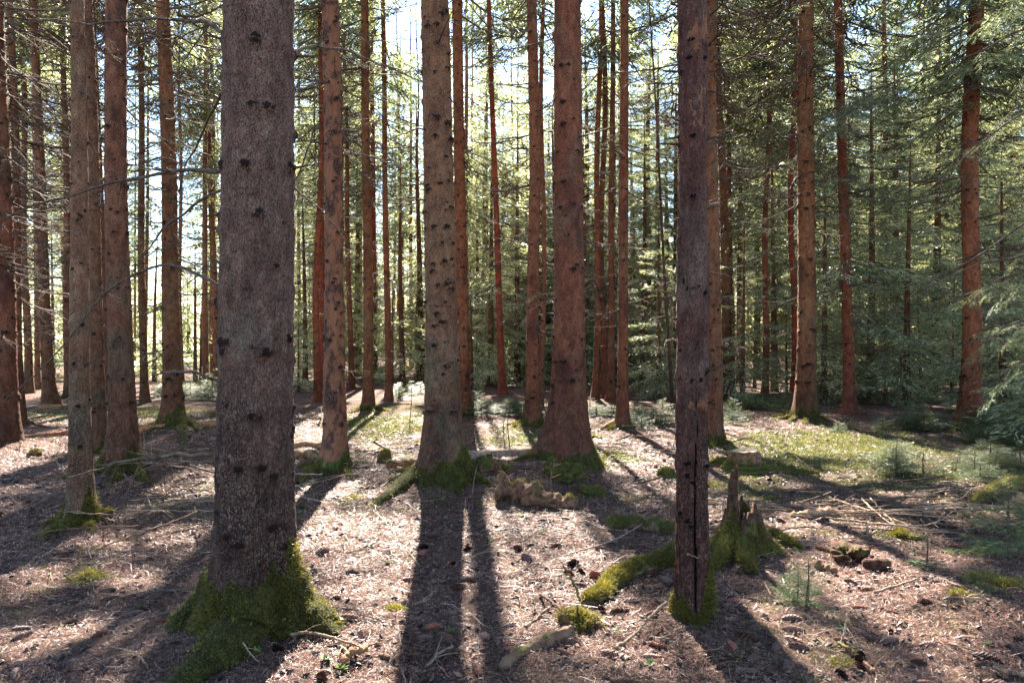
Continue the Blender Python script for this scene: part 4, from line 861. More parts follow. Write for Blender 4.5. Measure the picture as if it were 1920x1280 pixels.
mb = MB(); mb.add(V, F, 0, moss=mo); mb.build('wood', ROTTEN, root).color = (.45, .4, .38, 1); moss_part(root, V[:ko], N[:ko], (mo[:ko] > .45) * (V[:ko, 2] > -.02) * 1., 9000, 96, .03)
for (p, rr_) in (([(1420, 1040), (1450, 1036), (1475, 1046), (1500, 1052)], .06), ([(1370, 1060), (1350, 1078), (1338, 1092)], .055), ([(1395, 1065), (1402, 1085), (1410, 1098)], .06)):
    Q = spline([np.array(gp(*q)) + np.array([0, 0, .05 * (1 - i_ / 3)]) for i_, q in enumerate(p)], 20) - b; s_ = np.linspace(0, 1, 20); V, F, C = tube(Q, rr_ * (1.1 - s_) ** .6, 12, False); nr = V - np.repeat(Q, 12, 0); nr /= np.linalg.norm(nr, axis=1)[:, None] + 1e-6
    mb = MB(); mb.add(V, F, 0, moss=np.clip(.9 + 0 * V[:, 0], 0, 1)); ro = mb.build('root', ROTTEN, root); moss_part(root, V, nr, np.clip(nr[:, 2] + .4, 0, 1), 2500, 97, .03)
# the sawn stump
b = np.array(gp(1396, 878)); root = empty('sawn_stump', b, 'low flat-topped sawn stump with mossy roots on the green moss behind the splintered stump', 'stump')
th = np.arange(64) * 2 * np.pi / 64; zs = np.array([-.08, 0, .04, .09, .15, .2, .225, .235]); Z, TH = np.meshgrid(zs, th, indexing='ij')
RR = (.17 + .13 * np.exp(-np.maximum(Z, 0) / .07)) * (1 + .14 * vnoise(np.cos(TH) * 2.5, np.sin(TH) * 2.5, Z * 2, s=101) + .05 * vnoise(np.cos(TH) * 9, np.sin(TH) * 9, Z * 6, s=102)); RR[-1] *= .93
Z = Z + (Z > .1) * .03 * vnoise(np.cos(TH) * 1.5, np.sin(TH) * 1.5, s=103); V = np.stack([RR * np.cos(TH), RR * np.sin(TH), Z], -1)
i = np.arange(7)[:, None] * 64; j = np.arange(64)[None]; F = np.stack([i + j, i + (j + 1) % 64, i + 64 + (j + 1) % 64, i + 64 + j], -1).reshape(-1, 4)
N = np.stack([np.cos(TH), np.sin(TH), 0 * Z + .2], -1).reshape(-1, 3); mo = np.clip(.95 - Z / .22 + .45 * vnoise(np.cos(TH) * 3, np.sin(TH) * 3, Z * 9, s=104), 0, 1).ravel()
mb = MB(); mb.add(V.reshape(-1, 3), F, 0, moss=mo); mb.build('wood', ROTTEN, root).color = (1.2, 1, .9, 1)
mb = MB(); rim = V[-1]; cen = rim.mean(0) - np.array([0, 0, .012]); mid = (rim + cen) / 2; W = np.concatenate([rim, mid, [cen]]); jj = np.arange(64)
mb.add(W, np.stack([jj, (jj + 1) % 64, 64 + (jj + 1) % 64, 64 + jj], -1), 0); mb.t.append(np.stack([64 + jj, 64 + (jj + 1) % 64, np.full(64, 128)], -1)); mb.tm.append(np.zeros(64, int)); mb.build('cut_top', CUT, root)
moss_part(root, V.reshape(-1, 3), N, (mo > .5) * 1., 3500, 105, .03, .003)
for p in ([(1425, 880), (1465, 882), (1500, 888), (1535, 893)], [(1370, 875), (1340, 872), (1315, 874)]):
    Q = spline([np.array(gp(*q)) + np.array([0, 0, .03]) for q in p], 24) - b; s_ = np.linspace(0, 1, 24); V, F, C = tube(Q, .075 * (1.15 - s_), 12, False); nr = V - np.repeat(Q, 12, 0); nr /= np.linalg.norm(nr, axis=1)[:, None] + 1e-6
    mb = MB(); mb.add(V, F, 0, moss=np.clip(nr[:, 2] * .6 + .5, 0, 1)); mb.build('root', ROTTEN, root); moss_part(root, V, nr, np.clip(nr[:, 2], 0, 1), 1200, 106, .03, .003)
# the little stump
def lump(name, px, py, rx, h, label, cat, mat, colr=(1, 1, 1), moss=0., blades=0, seed=0, group=None, rough=.25, ry=None, part='wood'):
    b = np.array(gp(px, py)); root = empty(name, b, label, cat, group); ry = ry or rx; nt, nz = 40, 14; th = np.arange(nt) * 2 * np.pi / nt; e = np.linspace(0, np.pi / 2 * .99, nz)[:, None]
    c, s_ = np.cos(th)[None], np.sin(th)[None]; k = 1 + rough * vnoise(c * np.cos(e) * 2.5, s_ * np.cos(e) * 2.5, np.sin(e) * 2.5, s=seed) + rough * .6 * vnoise(c * 7, s_ * 7, e * 5 + 0 * c, s=seed + 1)
    V = np.stack([rx * c * np.cos(e) ** .7 * k, ry * s_ * np.cos(e) ** .7 * k, h * (np.sin(e) + 0 * c) * k - .02], -1); i = np.arange(nz - 1)[:, None] * nt; j = np.arange(nt)[None]
    F = np.stack([i + j, i + (j + 1) % nt, i + nt + (j + 1) % nt, i + nt + j], -1).reshape(-1, 4); V = V.reshape(-1, 3); N = V / np.array([rx, ry, h]); N /= np.linalg.norm(N, axis=1)[:, None] + 1e-6
    mo = np.clip(moss * (.9 + .6 * vnoise(V[:, 0] * 14, V[:, 1] * 14, V[:, 2] * 14, s=seed + 3)), 0, 1); mb = MB(); mb.add(V, F, 0, moss=mo); o = mb.build(part, mat, root); o.color = (*colr, 1)
    if blades: moss_part(root, V, N, (mo > .4) * 1., blades, seed + 7, .022, .002 if py > 1000 else .003)
    return root
lump('small_stump', 722, 868, .09, .17, 'small low broken stump left of the knotty grey-green trunk', 'stump', ROTTEN, (1.2, 1., .9), .5, 1200, 111, rough=.15)
lump('small_stump', 401, 782, .10, .15, 'small low broken stump just left of the thick foreground trunk', 'stump', ROTTEN, (.8, .7, .6), .3, 500, 113)
lump('mossy_hump', 1062, 908, .2, .13, 'mossy root hump at the front of the stout reddish trunk', 'hump', ROTTEN, (.7, .6, .5), .75, 3000, 161, rough=.4)
lump('mossy_hump', 1108, 925, .15, .10, 'smaller mossy hump in front of the stout trunk roots, right of the rotten log chunk', 'hump', ROTTEN, (.7, .6, .5), .7, 2200, 162, rough=.4)
lump('small_stump', 1250, 892, .10, .12, 'tiny mossy stump left of the cracked purple-brown trunk, farther back', 'stump', ROTTEN, (.9, .8, .7), .7, 900, 114)
lump('small_stump', 66, 852, .09, .12, 'tiny rotten stump between the dark edge trunk and the slim grey trunk', 'stump', ROTTEN, (.8, .7, .6), .4, 500, 115)
lump('mossy_stub', 1087, 1178, .10, .075, 'round mossy stub with peeling wood at the end of the bright mossy log', 'stump', ROTTEN, (.8, .6, .5), .62, 3600, 116, rough=.45)
lump('rotten_lump', 1592, 1062, .11, .07, 'crumbling red-brown rotten wood lump on the sunlit litter, right foreground', 'wood', ROTTEN, (.38, .22, .2), .0, 0, 117, rough=.9)
log_thing('rotten_block', [(1622, 1082), (1665, 1078)], .042, .04, 'short dark rotten block beside the red-brown rotten lump', ROTTEN, 'wood', .2, 118, colr=(.4, .3, .28))
log_thing('rotten_block', [(1532, 1078), (1568, 1088)], .035, .025, 'pale splintered rotten block left of the red-brown rotten lump', ROTTEN, 'wood', .1, 119, colr=(.9, .75, .65))
log_thing('fallen_log', [(868, 872), (915, 868), (965, 866), (1020, 862)], .085, .075, 'barkless grey-brown log lying between the knotty trunk and the stout reddish trunk', LOGM, moss=.12, seed=120, n=50, rough=.05)
log_thing('rotten_log', [(938, 935), (975, 938), (1010, 944), (1050, 950), (1082, 952)], .13, .045, 'crumbling rotten log chunk with ragged bark in front of the stout reddish trunk', ROTTEN, 'log', .27, 121, .7, 80, .42, (1.0, .85, .78), 1600, sides=28)
log_thing('rotten_log', [(895, 905), (930, 900), (960, 905)], .09, .05, 'mossy rotten wood heap just right of the knotty trunk foot', ROTTEN, 'log', .5, 122, .4, 40, .35, (1.2, 1.1, 1.0), 1500)
log_thing('mossy_log', [(1278, 1064), (1240, 1072), (1205, 1080), (1175, 1092), (1150, 1104), (1125, 1128), (1100, 1142)], .062, .042, 'curving log covered in glowing yellow-green moss, left of the cracked trunk', ROTTEN, 'log', 1.0, 123, .5, 60, .2, blades=26000)
log_thing('mossy_log', [(1140, 985), (1190, 990), (1262, 1000)], .055, .06, 'dark half-buried mossy log behind the bright mossy log', ROTTEN, 'log', .6, 124, .4, 40, .25, (.8, .8, .7), 2500)
log_thing('mossy_log', [(1950, 925), (1900, 940), (1860, 955), (1825, 966)], .10, .03, 'mossy root-like log rising to the right edge behind the young spruce', ROTTEN, 'log', .9, 125, .5, 40, .15, (1, 1, .9), 5000)
log_thing('pale_log', [(938, 1262), (975, 1240), (1020, 1218), (1072, 1200)], .02, .034, 'pale weathered branch piece at the bottom, ending at the mossy stub', LOGM, 'branch', .3, 126, .3, 60, .32, (.5, .45, .4))
log_thing('fallen_log', [(38, 822), (85, 818), (138, 812)], .05, .045, 'thin reddish log lying right of the dark edge trunk', LOGM, seed=127, colr=(.9, .6, .5))
log_thing('fallen_log', [(70, 764), (110, 764), (140, 762)], .07, .06, 'mossy reddish log farther back beside the evenly knotted brown trunk', LOGM, moss=.3, seed=128, colr=(.8, .55, .45))
log_thing('fallen_log', [(262, 812), (300, 808), (340, 806)], .05, .045, 'orange-brown log behind the mossy roots of the golden-brown trunk', LOGM, seed=129, colr=(1.1, .7, .5))
log_thing('fallen_log', [(366, 802), (412, 800)], .05, .05, 'short log end between the golden-brown trunk and the thick foreground trunk', LOGM, seed=130, colr=(1, .7, .5))
log_thing('fallen_log', [(548, 838), (580, 836), (612, 840)], .05, .05, 'sunlit log right behind the thick foreground trunk', LOGM, seed=131, colr=(1, .8, .6))
log_thing('fallen_log', [(540, 862), (575, 858), (606, 862)], .07, .06, 'mossy log between the thick foreground trunk and the stripped orange trunk', LOGM, moss=.5, seed=132, colr=(.8, .7, .5))
log_thing('fallen_log', [(728, 884), (760, 880), (800, 878)], .075, .07, 'rotting brown log left of the knotty trunk foot', LOGM, moss=.35, seed=133, colr=(.8, .55, .4))
log_thing('broken_limb', [(1128, 806), (1150, 800), (1170, 794)], .035, .03, 'pale broken limb leaning on the slender salmon-brown spruce', LOGM, 'branch', seed=134, colr=(1.2, 1, .8), hs=[0, .05, .13])
log_thing('split_wood', [(1485, 975), (1520, 972), (1560, 966)], .03, .045, 'splintered pale wood piece at the left end of the brushwood', LOGM, 'branch', .2, 135, .6, 30, .35, (1.2, 1, .85))
for k, (px, py, rx, h, lb) in enumerate([(740, 1148, .045, .03, 'small bright moss cushion on sunlit litter right of the thick foreground trunk'), (1690, 1012, .09, .06, 'bright moss cushion under the right end of the brushwood'), (1445, 935, .08, .05, 'yellow-green moss cushion above the splintered stump'),
        (1575, 1255, .06, .03, 'moss cushion at the bottom right among cones'), (1880, 1110, .16, .09, 'dark mossy hummock near the right edge'), (1330, 905, .14, .06, 'mossy hummock just right of the cracked trunk, farther back'), (1800, 1135, .06, .04, 'little moss tuft left of the dark mossy hummock'),
        (1108, 820, .14, .07, 'moss cushion right of the stout reddish trunk, farther back'), (168, 1072, .13, .03, 'flat bright moss patch on shaded litter below the slim grey trunk'), (975, 965, .03, .03, 'thumb-sized moss ball between the two long shadows'), (590, 1205, .09, .05, 'golden moss cushion at the right root of the thick foreground trunk'), (665, 935, .1, .03, 'low moss cushion left of the long mossy root'), (1770, 900, .2, .05, 'wide low moss hummock before the young spruces at right')]):
    lump('moss_cushion', px, py, rx, h * .7, lb, 'moss', ROTTEN, (1, 1, 1), .85, int(2600 * min(1.6, rx / .06) * (1 if py > 1000 else .6)), 140 + k, 'moss cushions on the forest floor', .5, part='cushion')

# ------------------------------------------------------------------ sticks
def stick(pts, r0, r1, label, seed, hs=None, colr=(1, 1, 1), subs=2, mat=TWIG_PALE, group='fallen sticks on the floor'):
    P = []; r0 *= .75; r1 *= .8
    for i_, p in enumerate(pts):
        q = np.array(gp(*p)); h = hs[i_] if hs else .0; d0 = q[1]; dz = h + r0
        # keep the traced outline when a point is raised: shift it back along the sight line by the raise
        k = (CH - q[2] - dz) / (CH - q[2]); q = np.array([q[0] * k, q[1] * k, q[2] + dz]); P.append(q)
    b = P[0].copy(); n = max(10, 6 * len(P)); Q = spline(P, n) - b; s = np.linspace(0, 1, n); r = np.random.default_rng(seed); mb = MB(); Q[1:-1] += r.normal(0, r0 * .35, (n - 2, 3))
    add_tube(mb, Q, (r0 + (r1 - r0) * s) * (1 + .15 * vnoise(s * 12, s * 0, s=seed)), 7)
    for k in range(subs):
        i = int(r.uniform(.2, .9) * (n - 1)); t = Q[i] - Q[i - 1]; t /= np.linalg.norm(t); e = t * .6 + np.array([*r.normal(0, .5, 2), abs(r.normal(.1, .3))]); e /= np.linalg.norm(e); L = r.uniform(.05, .2); u = np.linspace(0, 1, 4)[:, None]
        add_tube(mb, Q[i] + e * u * L - np.array([0, 0, .3]) * u * u * L, r0 * .45 * (1 - .6 * u[:, 0]), 5)
    o = mb.build('fallen_stick', mat, None, b); o.color = (*(np.array(colr) * .62), 1); return tag(o, label, 'stick', group)
ST = [([(1548, 932), (1590, 948), (1640, 965), (1690, 985), (1735, 1012)], .018, .007, 'thick tan stick slanting down through the middle of the brushwood', [.02, .06, .05, .03, 0], (1.1, 1, .85)),
 ([(1616, 940), (1640, 962), (1675, 988), (1715, 1018)], .010, .006, 'forked pale stick crossing the thick tan stick', [.10, .08, .04, 0], (1.4, 1.3, 1.2)),
 ([(1632, 940), (1665, 972), (1690, 1000), (1715, 1020)], .008, .005, 'pale stick running beside the forked stick down to its fork', [.12, .06, .02, 0], (1.3, 1.2, 1.1)),
 ([(1540, 968), (1590, 975), (1650, 982), (1700, 992), (1785, 1002)], .014, .004, 'long pale stick reaching farthest right along the front of the brushwood', [.02, .03, .03, .02, .01], (1.3, 1.15, 1)),
 ([(1395, 958), (1470, 957), (1560, 958), (1640, 955), (1760, 962), (1800, 956), (1822, 942)], .014, .009, 'longest grey branch of the brushwood, its right end curving up', [.01, .02, .03, .04, .03, .03, .06], (.75, .7, .65)),
 ([(1500, 950), (1580, 947), (1660, 944), (1740, 948)], .013, .008, 'straight grey branch at the back of the brushwood', [.02, .04, .05, .02], (.7, .62, .58)),
 ([(1700, 925), (1740, 928), (1770, 920), (1790, 910)], .011, .006, 'grey branch end curving up behind the brushwood on the right', [.02, .03, .05, .08], (.8, .75, .7)),
 ([(1735, 945), (1785, 940), (1815, 930), (1835, 925)], .014, .006, 'dark curved branch right of the brushwood', [.02, .05, .07, .09], (.6, .55, .5)),
 ([(1380, 975), (1440, 972), (1500, 966), (1530, 960)], .009, .006, 'thin tan stick at the left front of the brushwood', None, (1.1, 1, .9)),
 ([(1810, 938), (1840, 952), (1865, 965)], .009, .004, 'short dark stick falling away to the right of the brushwood', [.05, .03, 0], (.7, .6, .5)),
 ([(1690, 870), (1720, 905), (1760, 925), (1790, 935)], .006, .004, 'thin brown twig arching above the brushwood', [.1, .06, .03, 0], (.7, .6, .5)),
 ([(1625, 985), (1628, 1010)], .014, .012, 'short upright pale stub in front of the brushwood', [.10, 0], (1.7, 1.6, 1.5)),
 ([(1543, 962), (1550, 945)], .006, .004, 'small upright twig at the left of the brushwood', [0, .09], (1, .9, .8)),
 ([(1152, 1225), (1185, 1200), (1220, 1172), (1250, 1150)], .010, .007, 'straight tan stick leaning toward the mossy foot of the cracked trunk', [0, .02, .04, .06], (1.3, 1.15, 1.)),
 ([(1205, 1172), (1235, 1182), (1255, 1205)], .006, .004, 'thin forked stick crossing the straight tan stick', [.05, .03, 0], (1.2, 1, .9)),
 ([(1088, 1130), (1078, 1100), (1056, 1066)], .010, .007, 'mossy peg-like stick standing out of the bright mossy log', [.08, .17, .27], (.8, .75, .4)),
 ([(1012, 1110), (1030, 1130), (1055, 1146)], .012, .010, 'dark stick left of the mossy stub', [.03, .03, .04], (.7, .55, .5)),
 ([(985, 1185), (1005, 1160), (1030, 1138)], .010, .010, 'grey stick propped left of the mossy stub', [.0, .03, .05], (1, .9, .85)),
 ([(962, 1128), (990, 1140), (1026, 1162)], .007, .006, 'thin pale stick lying in the long shadow left of the mossy stub', None, (1.2, 1.1, 1)),
 ([(1080, 1034), (1130, 1022), (1175, 1000), (1222, 968)], .008, .004, 'long thin pale twig curving in front of the half-buried mossy log', [.0, .02, .04, .06], (1.6, 1.5, 1.4)),
 ([(545, 1215), (590, 1218), (640, 1228), (690, 1240)], .010, .007, 'tan stick at the right root of the thick foreground trunk', [.02, .02, .01, 0], (1.3, 1.1, .9)),
 ([(620, 1222), (650, 1245), (665, 1258)], .009, .008, 'short pale stick beside the tan stick at the bottom', None, (1.6, 1.4, 1.2)),
 ([(640, 1262), (665, 1245), (690, 1238)], .022, .018, 'broken orange wood chunk at the bottom left of the long shadow', [0, .01, .01], (1.2, .8, .55)),
 ([(455, 1232), (470, 1250), (485, 1262)], .004, .003, 'thin pale twig lying against the front root of the thick trunk', [.06, .03, 0], (1.6, 1.5, 1.4)),
 ([(725, 1270), (742, 1240)], .006, .005, 'short grey twig upright at the foot of the long shadow', [0, .05], (1.1, 1, 1)),
 ([(978, 1200), (980, 1175), (968, 1150)], .004, .003, 'hair-thin curved twig beside the pale weathered branch', [0, .05, .08], (1.6, 1.5, 1.4)),
 ([(370, 958), (320, 975), (250, 1000), (190, 1022)], .012, .006, 'long brown branch lying across the litter below the brush pile', [.10, .07, .04, .01], (.9, .75, .65)),
 ([(395, 988), (340, 992), (290, 1002)], .011, .006, 'pinkish branch lying left of the thick foreground trunk', [.05, .03, .02], (1.1, .85, .8)),
 ([(172, 1045), (166, 1030), (173, 1018)], .004, .004, 'short pale twig below the foot of the slim grey trunk', [0, .04, .06], (1.8, 1.7, 1.6)),
 ([(270, 870), (270, 812)], .008, .006, 'first of two upright dead stalks right of the mossy-footed brown trunk', [0, .0], (1.1, .8, .6)),
 ([(282, 872), (288, 800)], .009, .005, 'second upright dead stalk, just right of the first, by the mossy-footed brown trunk', [0, .0], (1.1, .8, .6)),
 ([(126, 900), (104, 862), (100, 855)], .008, .005, 'pale stick leaning just left of the slim grey trunk', [0, .12, .16], (1.3, 1.15, 1)),
 ([(1410, 1070), (1422, 1090), (1448, 1132)], .008, .005, 'whitish crooked twig below the splintered stump', None, (1.6, 1.5, 1.4)),
 ([(1640, 1120), (1680, 1108), (1720, 1098)], .011, .007, 'pale grey stick on the litter right of the cones', [.01, .02, .02], (1.3, 1.2, 1.1)),
 ([(1762, 1092), (1795, 1112), (1825, 1132)], .007, .005, 'thin tan stick sloping down toward the mossy hummock', [.03, .02, 0], (1.3, 1.15, 1)),
 ([(1588, 1160), (1586, 1190), (1578, 1222)], .007, .006, 'crooked pale twig standing among the cones at the bottom right', [.12, .06, .0], (1.5, 1.4, 1.3)),
 ([(1572, 1222), (1600, 1236), (1620, 1252)], .012, .010, 'short moss-grown stick at the bottom right', [.01, .01, 0], (.8, .8, .35)),
 ([(1620, 1256), (1640, 1274)], .010, .009, 'short reddish stick below the moss-grown stick', None, (1.5, 1.1, .9)),
 ([(1700, 1095), (1745, 1088), (1765, 1078)], .008, .006, 'tan stick beside the shaded hollow at right', None, (1.2, 1.05, .9)),
 ([(1865, 1262), (1890, 1270), (1925, 1275)], .012, .012, 'grey curved stick at the bottom right corner', [.02, .02, .01], (1, .9, .8)),
 ([(800, 1262), (825, 1240), (850, 1230)], .010, .008, 'grey stick near the bottom of the long shadow', [0, .01, .02], (1, .9, .85)),
 ([(885, 930), (892, 905), (900, 870)], .006, .004, 'thin twig leaning at the right foot of the knotty trunk', [0, .08, .15], (1.1, .9, .8)),
 ([(700, 955), (735, 990), (748, 1012)], .006, .005, 'thin pale twig below the long mossy root', None, (1.5, 1.4, 1.3)),
 ([(870, 1050), (905, 1038), (940, 1036)], .006, .004, 'pale twig crossing the second long shadow', [0, .02, .02], (1.4, 1.3, 1.2))]
for k, (p, r0, r1, lb, hs, c) in enumerate(ST): stick(p, r0, r1, lb, 400 + k, hs, c)
# scattered sticks: told apart by the landmark they lie beside
MARKS = [(478, 1195, 'thick foreground trunk'), (1299, 1172, 'cracked purple-brown trunk'), (834, 906, 'knotty grey-green trunk'), (155, 985, 'slim grey trunk'), (1067, 878, 'stout reddish trunk'), (1395, 1052, 'splintered stump'), (1396, 878, 'sawn stump'), (1640, 970, 'brushwood'), (1592, 1062, 'red-brown rotten lump'),
         (630, 886, 'stripped orange trunk'), (235, 898, 'mossy-footed brown trunk'), (1087, 1178, 'mossy stub'), (1885, 1045, 'young spruce at the right edge'), (1511, 786, 'straight tan trunk'), (740, 1148, 'small bright moss cushion'), (1510, 1145, 'soft spruce seedling'), (690, 770, 'ochre trunk')]
MARKW = [(flat(a, b), n) for a, b, n in MARKS]
def beside(x, y):
    best = min(MARKW, key=lambda m: (m[0][0] - x) ** 2 + (m[0][1] - y) ** 2); dx, dy = x - best[0][0], y - best[0][1]
    side = ('right of' if dx > 0 else 'left of') if abs(dx) > abs(dy) * .8 else ('behind' if dy > 0 else 'in front of')
    return f'{side} the {best[1]}'
r = np.random.default_rng(44)
for k in range(150):
    d = 3 * (14 / 3) ** r.random(); u = r.uniform(-.68, .68); x, y = u * d, d; px, py = 960 + FL * x / y, 640 + CH * FL / y; a = r.uniform(0, 3.14); L = r.uniform(.10, .38) * (.8 + d * .05)
    p2 = (x + math.cos(a) * L, y + math.sin(a) * L); q = lambda a_, b_: (960 + FL * a_ / b_, 640 + CH * FL / b_)
    m = ((x + p2[0]) / 2 + r.normal(0, .03), (y + p2[1]) / 2 + r.normal(0, .03)); g_ = r.uniform(.7, 1.5)
    stick([q(x, y), q(*m), q(*p2)], r.uniform(.003, .0075), .0025, f'thin fallen twig on the litter {beside(x, y)}', 600 + k, [r.uniform(0, .02), r.uniform(.005, .03), r.uniform(0, .03)], (g_, g_ * .9, g_ * .82), 1, group='small fallen twigs on the floor')
for (bx0, bx1, by0, by1, nb, lab, hh) in [(1400, 1840, 905, 1005, 46, 'brushwood stick right of the splintered stump', .09), (200, 405, 850, 985, 30, 'brushwood stick left of the thick foreground trunk', .14), (560, 790, 790, 905, 26, 'stick right of the stripped orange trunk', .1), (1090, 1260, 800, 860, 16, 'stick in the small tangle right of the stout reddish trunk', .1), (40, 300, 775, 850, 16, 'stick on the shaded floor among the left brown trunks', .08)]:
    for k in range(nb):
        px, py = r.uniform(bx0, bx1), r.uniform(by0, by1); x, y = flat(px, py); a = r.normal(0, .55) + (3.14 if r.random() < .5 else 0); L = r.uniform(.25, 1.0); q = lambda a_, b_: (960 + FL * a_ / b_, 640 + CH * FL / b_); g_ = r.uniform(.5, 1.7)
        P3 = [q(x, y), q(x + math.cos(a) * L * .5 + r.normal(0, .03), y + math.sin(a) * L * .5 + r.normal(0, .04)), q(x + math.cos(a) * L, y + math.sin(a) * L)]
        stick(P3, r.uniform(.005, .013), .003, lab, 900 + int(px), [r.uniform(0, hh), r.uniform(.01, hh), r.uniform(0, hh)], (g_, g_ * .9, g_ * .83), 3, group=lab.replace('stick', 'sticks', 1))
# fallen branch sprays: the brush pile left of the thick trunk, and others
BR = [(355, 905, .25, .1, 2.6), (330, 925, .1, .3, 2.2), (380, 930, .15, 2.9, 1.6), (300, 905, .2, .8, 2.4), (345, 880, .35, 1.9, 2.2), (260, 930, .05, .2, 1.7), (230, 965, .04, 2.7, 1.5), (390, 880, .3, 3.1, 2.0), (320, 950, .05, 1.2, 1.6), (1600, 955, .08, .1, 2.2), (1700, 960, .10, 2.6, 2.4), (1560, 945, .10, 3.0, 2.0), (1650, 930, .1, .5, 2.0), (1770, 930, .12, 2.2, 2.2), (1840, 1010, .08, 2.9, 1.6), (1100, 830, .1, 2.8, 2.4), (1180, 830, .15, 2.2, 2.6), (700, 850, .2, 1.4, 2.2), (760, 900, .05, 3.0, 1.4), (600, 800, .2, 1.8, 2.4), (210, 790, .15, .4, 2.6), (1240, 905, .1, 2.9, 2.0), (930, 905, .2, 2.7, 1.6), (1400, 835, .1, 2.9, 2.0)]
for k, (px, py, h, a, sc) in enumerate(BR):
    q = gp(px, py); o = put('fallen_branch', DEAD[k % len(DEAD)], None, (q[0], q[1], q[2] + h * .6 + .03)); s = sc * .62 * (.7 + .05 * q[1]); o.scale = (s, s, s * .6); o.rotation_euler = (r.uniform(-.4, .4), r.uniform(.02, .18), a); g_ = r.uniform(.8, 1.3); o.color = (g_, g_ * .88, g_ * .8, 1)
    tag(o, f'{ORD[k]} dead twiggy branch' if False else f'twiggy dead branch lying {beside(q[0], q[1])}', 'branch', 'fallen twiggy branches')

# ------------------------------------------------------------------ seedlings and bushes of young spruce
def sap_mesh(h, seed, wide=.5, per=5, gap=.11, tp=None):
    r = np.random.default_rng(seed); P, PH, PT, SC = [], [], [], []; z = .12 * h
    while z < h:
        f = 1 - z / h
        for k in range(per): P.append([0, 0, z + r.normal(0, .01)]); PH.append(r.uniform(0, 6.28)); PT.append(R(8 + 35 * (1 - f) + r.uniform(-10, 10))); SC.append(max(.06, wide * (f * .85 + .12) * r.uniform(.65, 1.1)))
        z += gap * h * r.uniform(.7, 1.2)
    mb = MB(); scatter_boughs(mb, tp or FINE, np.array(P), np.array(PH), np.array(PT), np.array(SC), r, (0, 0, 0), False)
    st = MB(); zz = np.linspace(-.03, h, 7); add_tube(st, np.stack([.01 * np.sin(zz * 9), 0 * zz, zz], -1), (.006 + .012 * h) * (1 - .85 * np.clip(zz / h, 0, 1)), 6)
    return mb.mesh('foliage', [NEEDLE_BLUE, TWIG], False), st.mesh('stem', [TWIG])
KITE = [bough(180 + s, 20, 9, .13, .011, 0, .45, .35) for s in range(4)]
SAPF = [sap_mesh(.42, 11, .34, 5, .10, KITE), sap_mesh(.36, 12, .36, 6, .12, KITE), sap_mesh(.5, 13, .32, 5, .1, KITE), sap_mesh(.22, 14, .18, 5, .16, KITE), sap_mesh(.3, 15, .28, 6, .13, KITE)]
SAPS = [sap_mesh(.42, 1, .34, 5, .10), sap_mesh(.36, 2, .36, 6, .12), sap_mesh(.5, 3, .32, 5, .1), sap_mesh(.22, 4, .18, 5, .16), sap_mesh(.3, 5, .28, 6, .13)]
def sapling(x, y, k, s, label, tint=(1, 1, 1), seed=0):
    r = np.random.default_rng(seed); b = (x, y, float(gz(x, y))); root = empty('spruce_seedling', b, label, 'seedling', 'young spruce seedlings on the floor'); root.rotation_euler = (0, 0, r.uniform(0, 6.28)); root.scale = (s, s, s * r.uniform(.85, 1.1)) if y < 6.5 else (s * 1.25, s * 1.25, s * r.uniform(.5, .8))
    S_ = SAPS if y < 6.5 else SAPF
    f = put('foliage', S_[k][0], root); f.color = (*tint, 1); put('stem', SAPS[k][1], root)
sapling(*flat(1893, 1052), 0, 1.15, 'young blue-green spruce at the right edge before the mossy root-like log', (1.25, 1.25, 1.2), 1)
sapling(*flat(1945, 1005), 2, 1.0, 'young spruce mostly outside the right edge, behind the blue-green one', (1.1, 1.1, 1.1), 2)
sapling(*flat(1738, 1072), 3, 1.0, 'thin little seedling standing alone on sunlit litter right of the brushwood front', (1.1, 1.1, 1.1), 3)
sapling(*flat(1512, 1150), 3, 1.25, 'soft grey-green spruce seedling in the shade right of the cracked trunk', (.9, 1.0, .95), 4)
sapling(*flat(1495, 1142), 4, .7, 'smaller seedling behind the soft grey-green one', (.8, .95, .9), 5)
r = np.random.default_rng(46)
SB = [((1660, 1930, 868, 905), 17, 'in the thicket before the right edge', .9, 1.3), ((1640, 1820, 785, 812), 9, 'in the clump right of the straight tan trunk', 1.0, 1.5), ((1350, 1402, 778, 798), 5, 'in the clump behind the cracked trunk', 1.0, 1.4), ((880, 985, 772, 792), 12, 'in the green strip left of the sunlit-footed trunk', .9, 1.3), ((1095, 1155, 775, 790), 6, 'in the strip right of the stout reddish trunk', .9, 1.3),
      ((1182, 1268, 775, 805), 11, 'in the strip right of the broken-limb trunk', .9, 1.4), ((285, 412, 732, 750), 12, 'in the far green strip left of the thick trunk', 1.2, 1.8), ((100, 135, 738, 748), 3, 'at the far wood edge behind the slim grey trunk', 1.2, 1.6), ((740, 790, 735, 750), 5, 'in the far strip left of the knotty trunk', 1.2, 1.7), ((1555, 1600, 800, 815), 3, 'on the moss right of the straight tan trunk foot', .5, .8), ((1830, 1925, 800, 850), 6, 'behind the thicket under the bough-hung trunk', 1.0, 1.4), ((1400, 1490, 755, 775), 6, 'left of the straight tan trunk, farther back', 1., 1.5), ((1800, 1870, 905, 925), 3, 'on the moss before the thicket', .6, .8)]
for (x0, x1, y0, y1), n, w, s0, s1 in SB:
    xs = sorted(r.uniform(x0, x1, n))
    for k, px in enumerate(xs):
        x, y = flat(px, r.uniform(y0, y1)); sapling(x, y, int(r.choice([0, 1, 2, 4])), r.uniform(s0, s1), f'green spruce seedling {w}', tuple(np.array([1, .96, .85]) * r.uniform(.6, 1.0)), 700 + k)
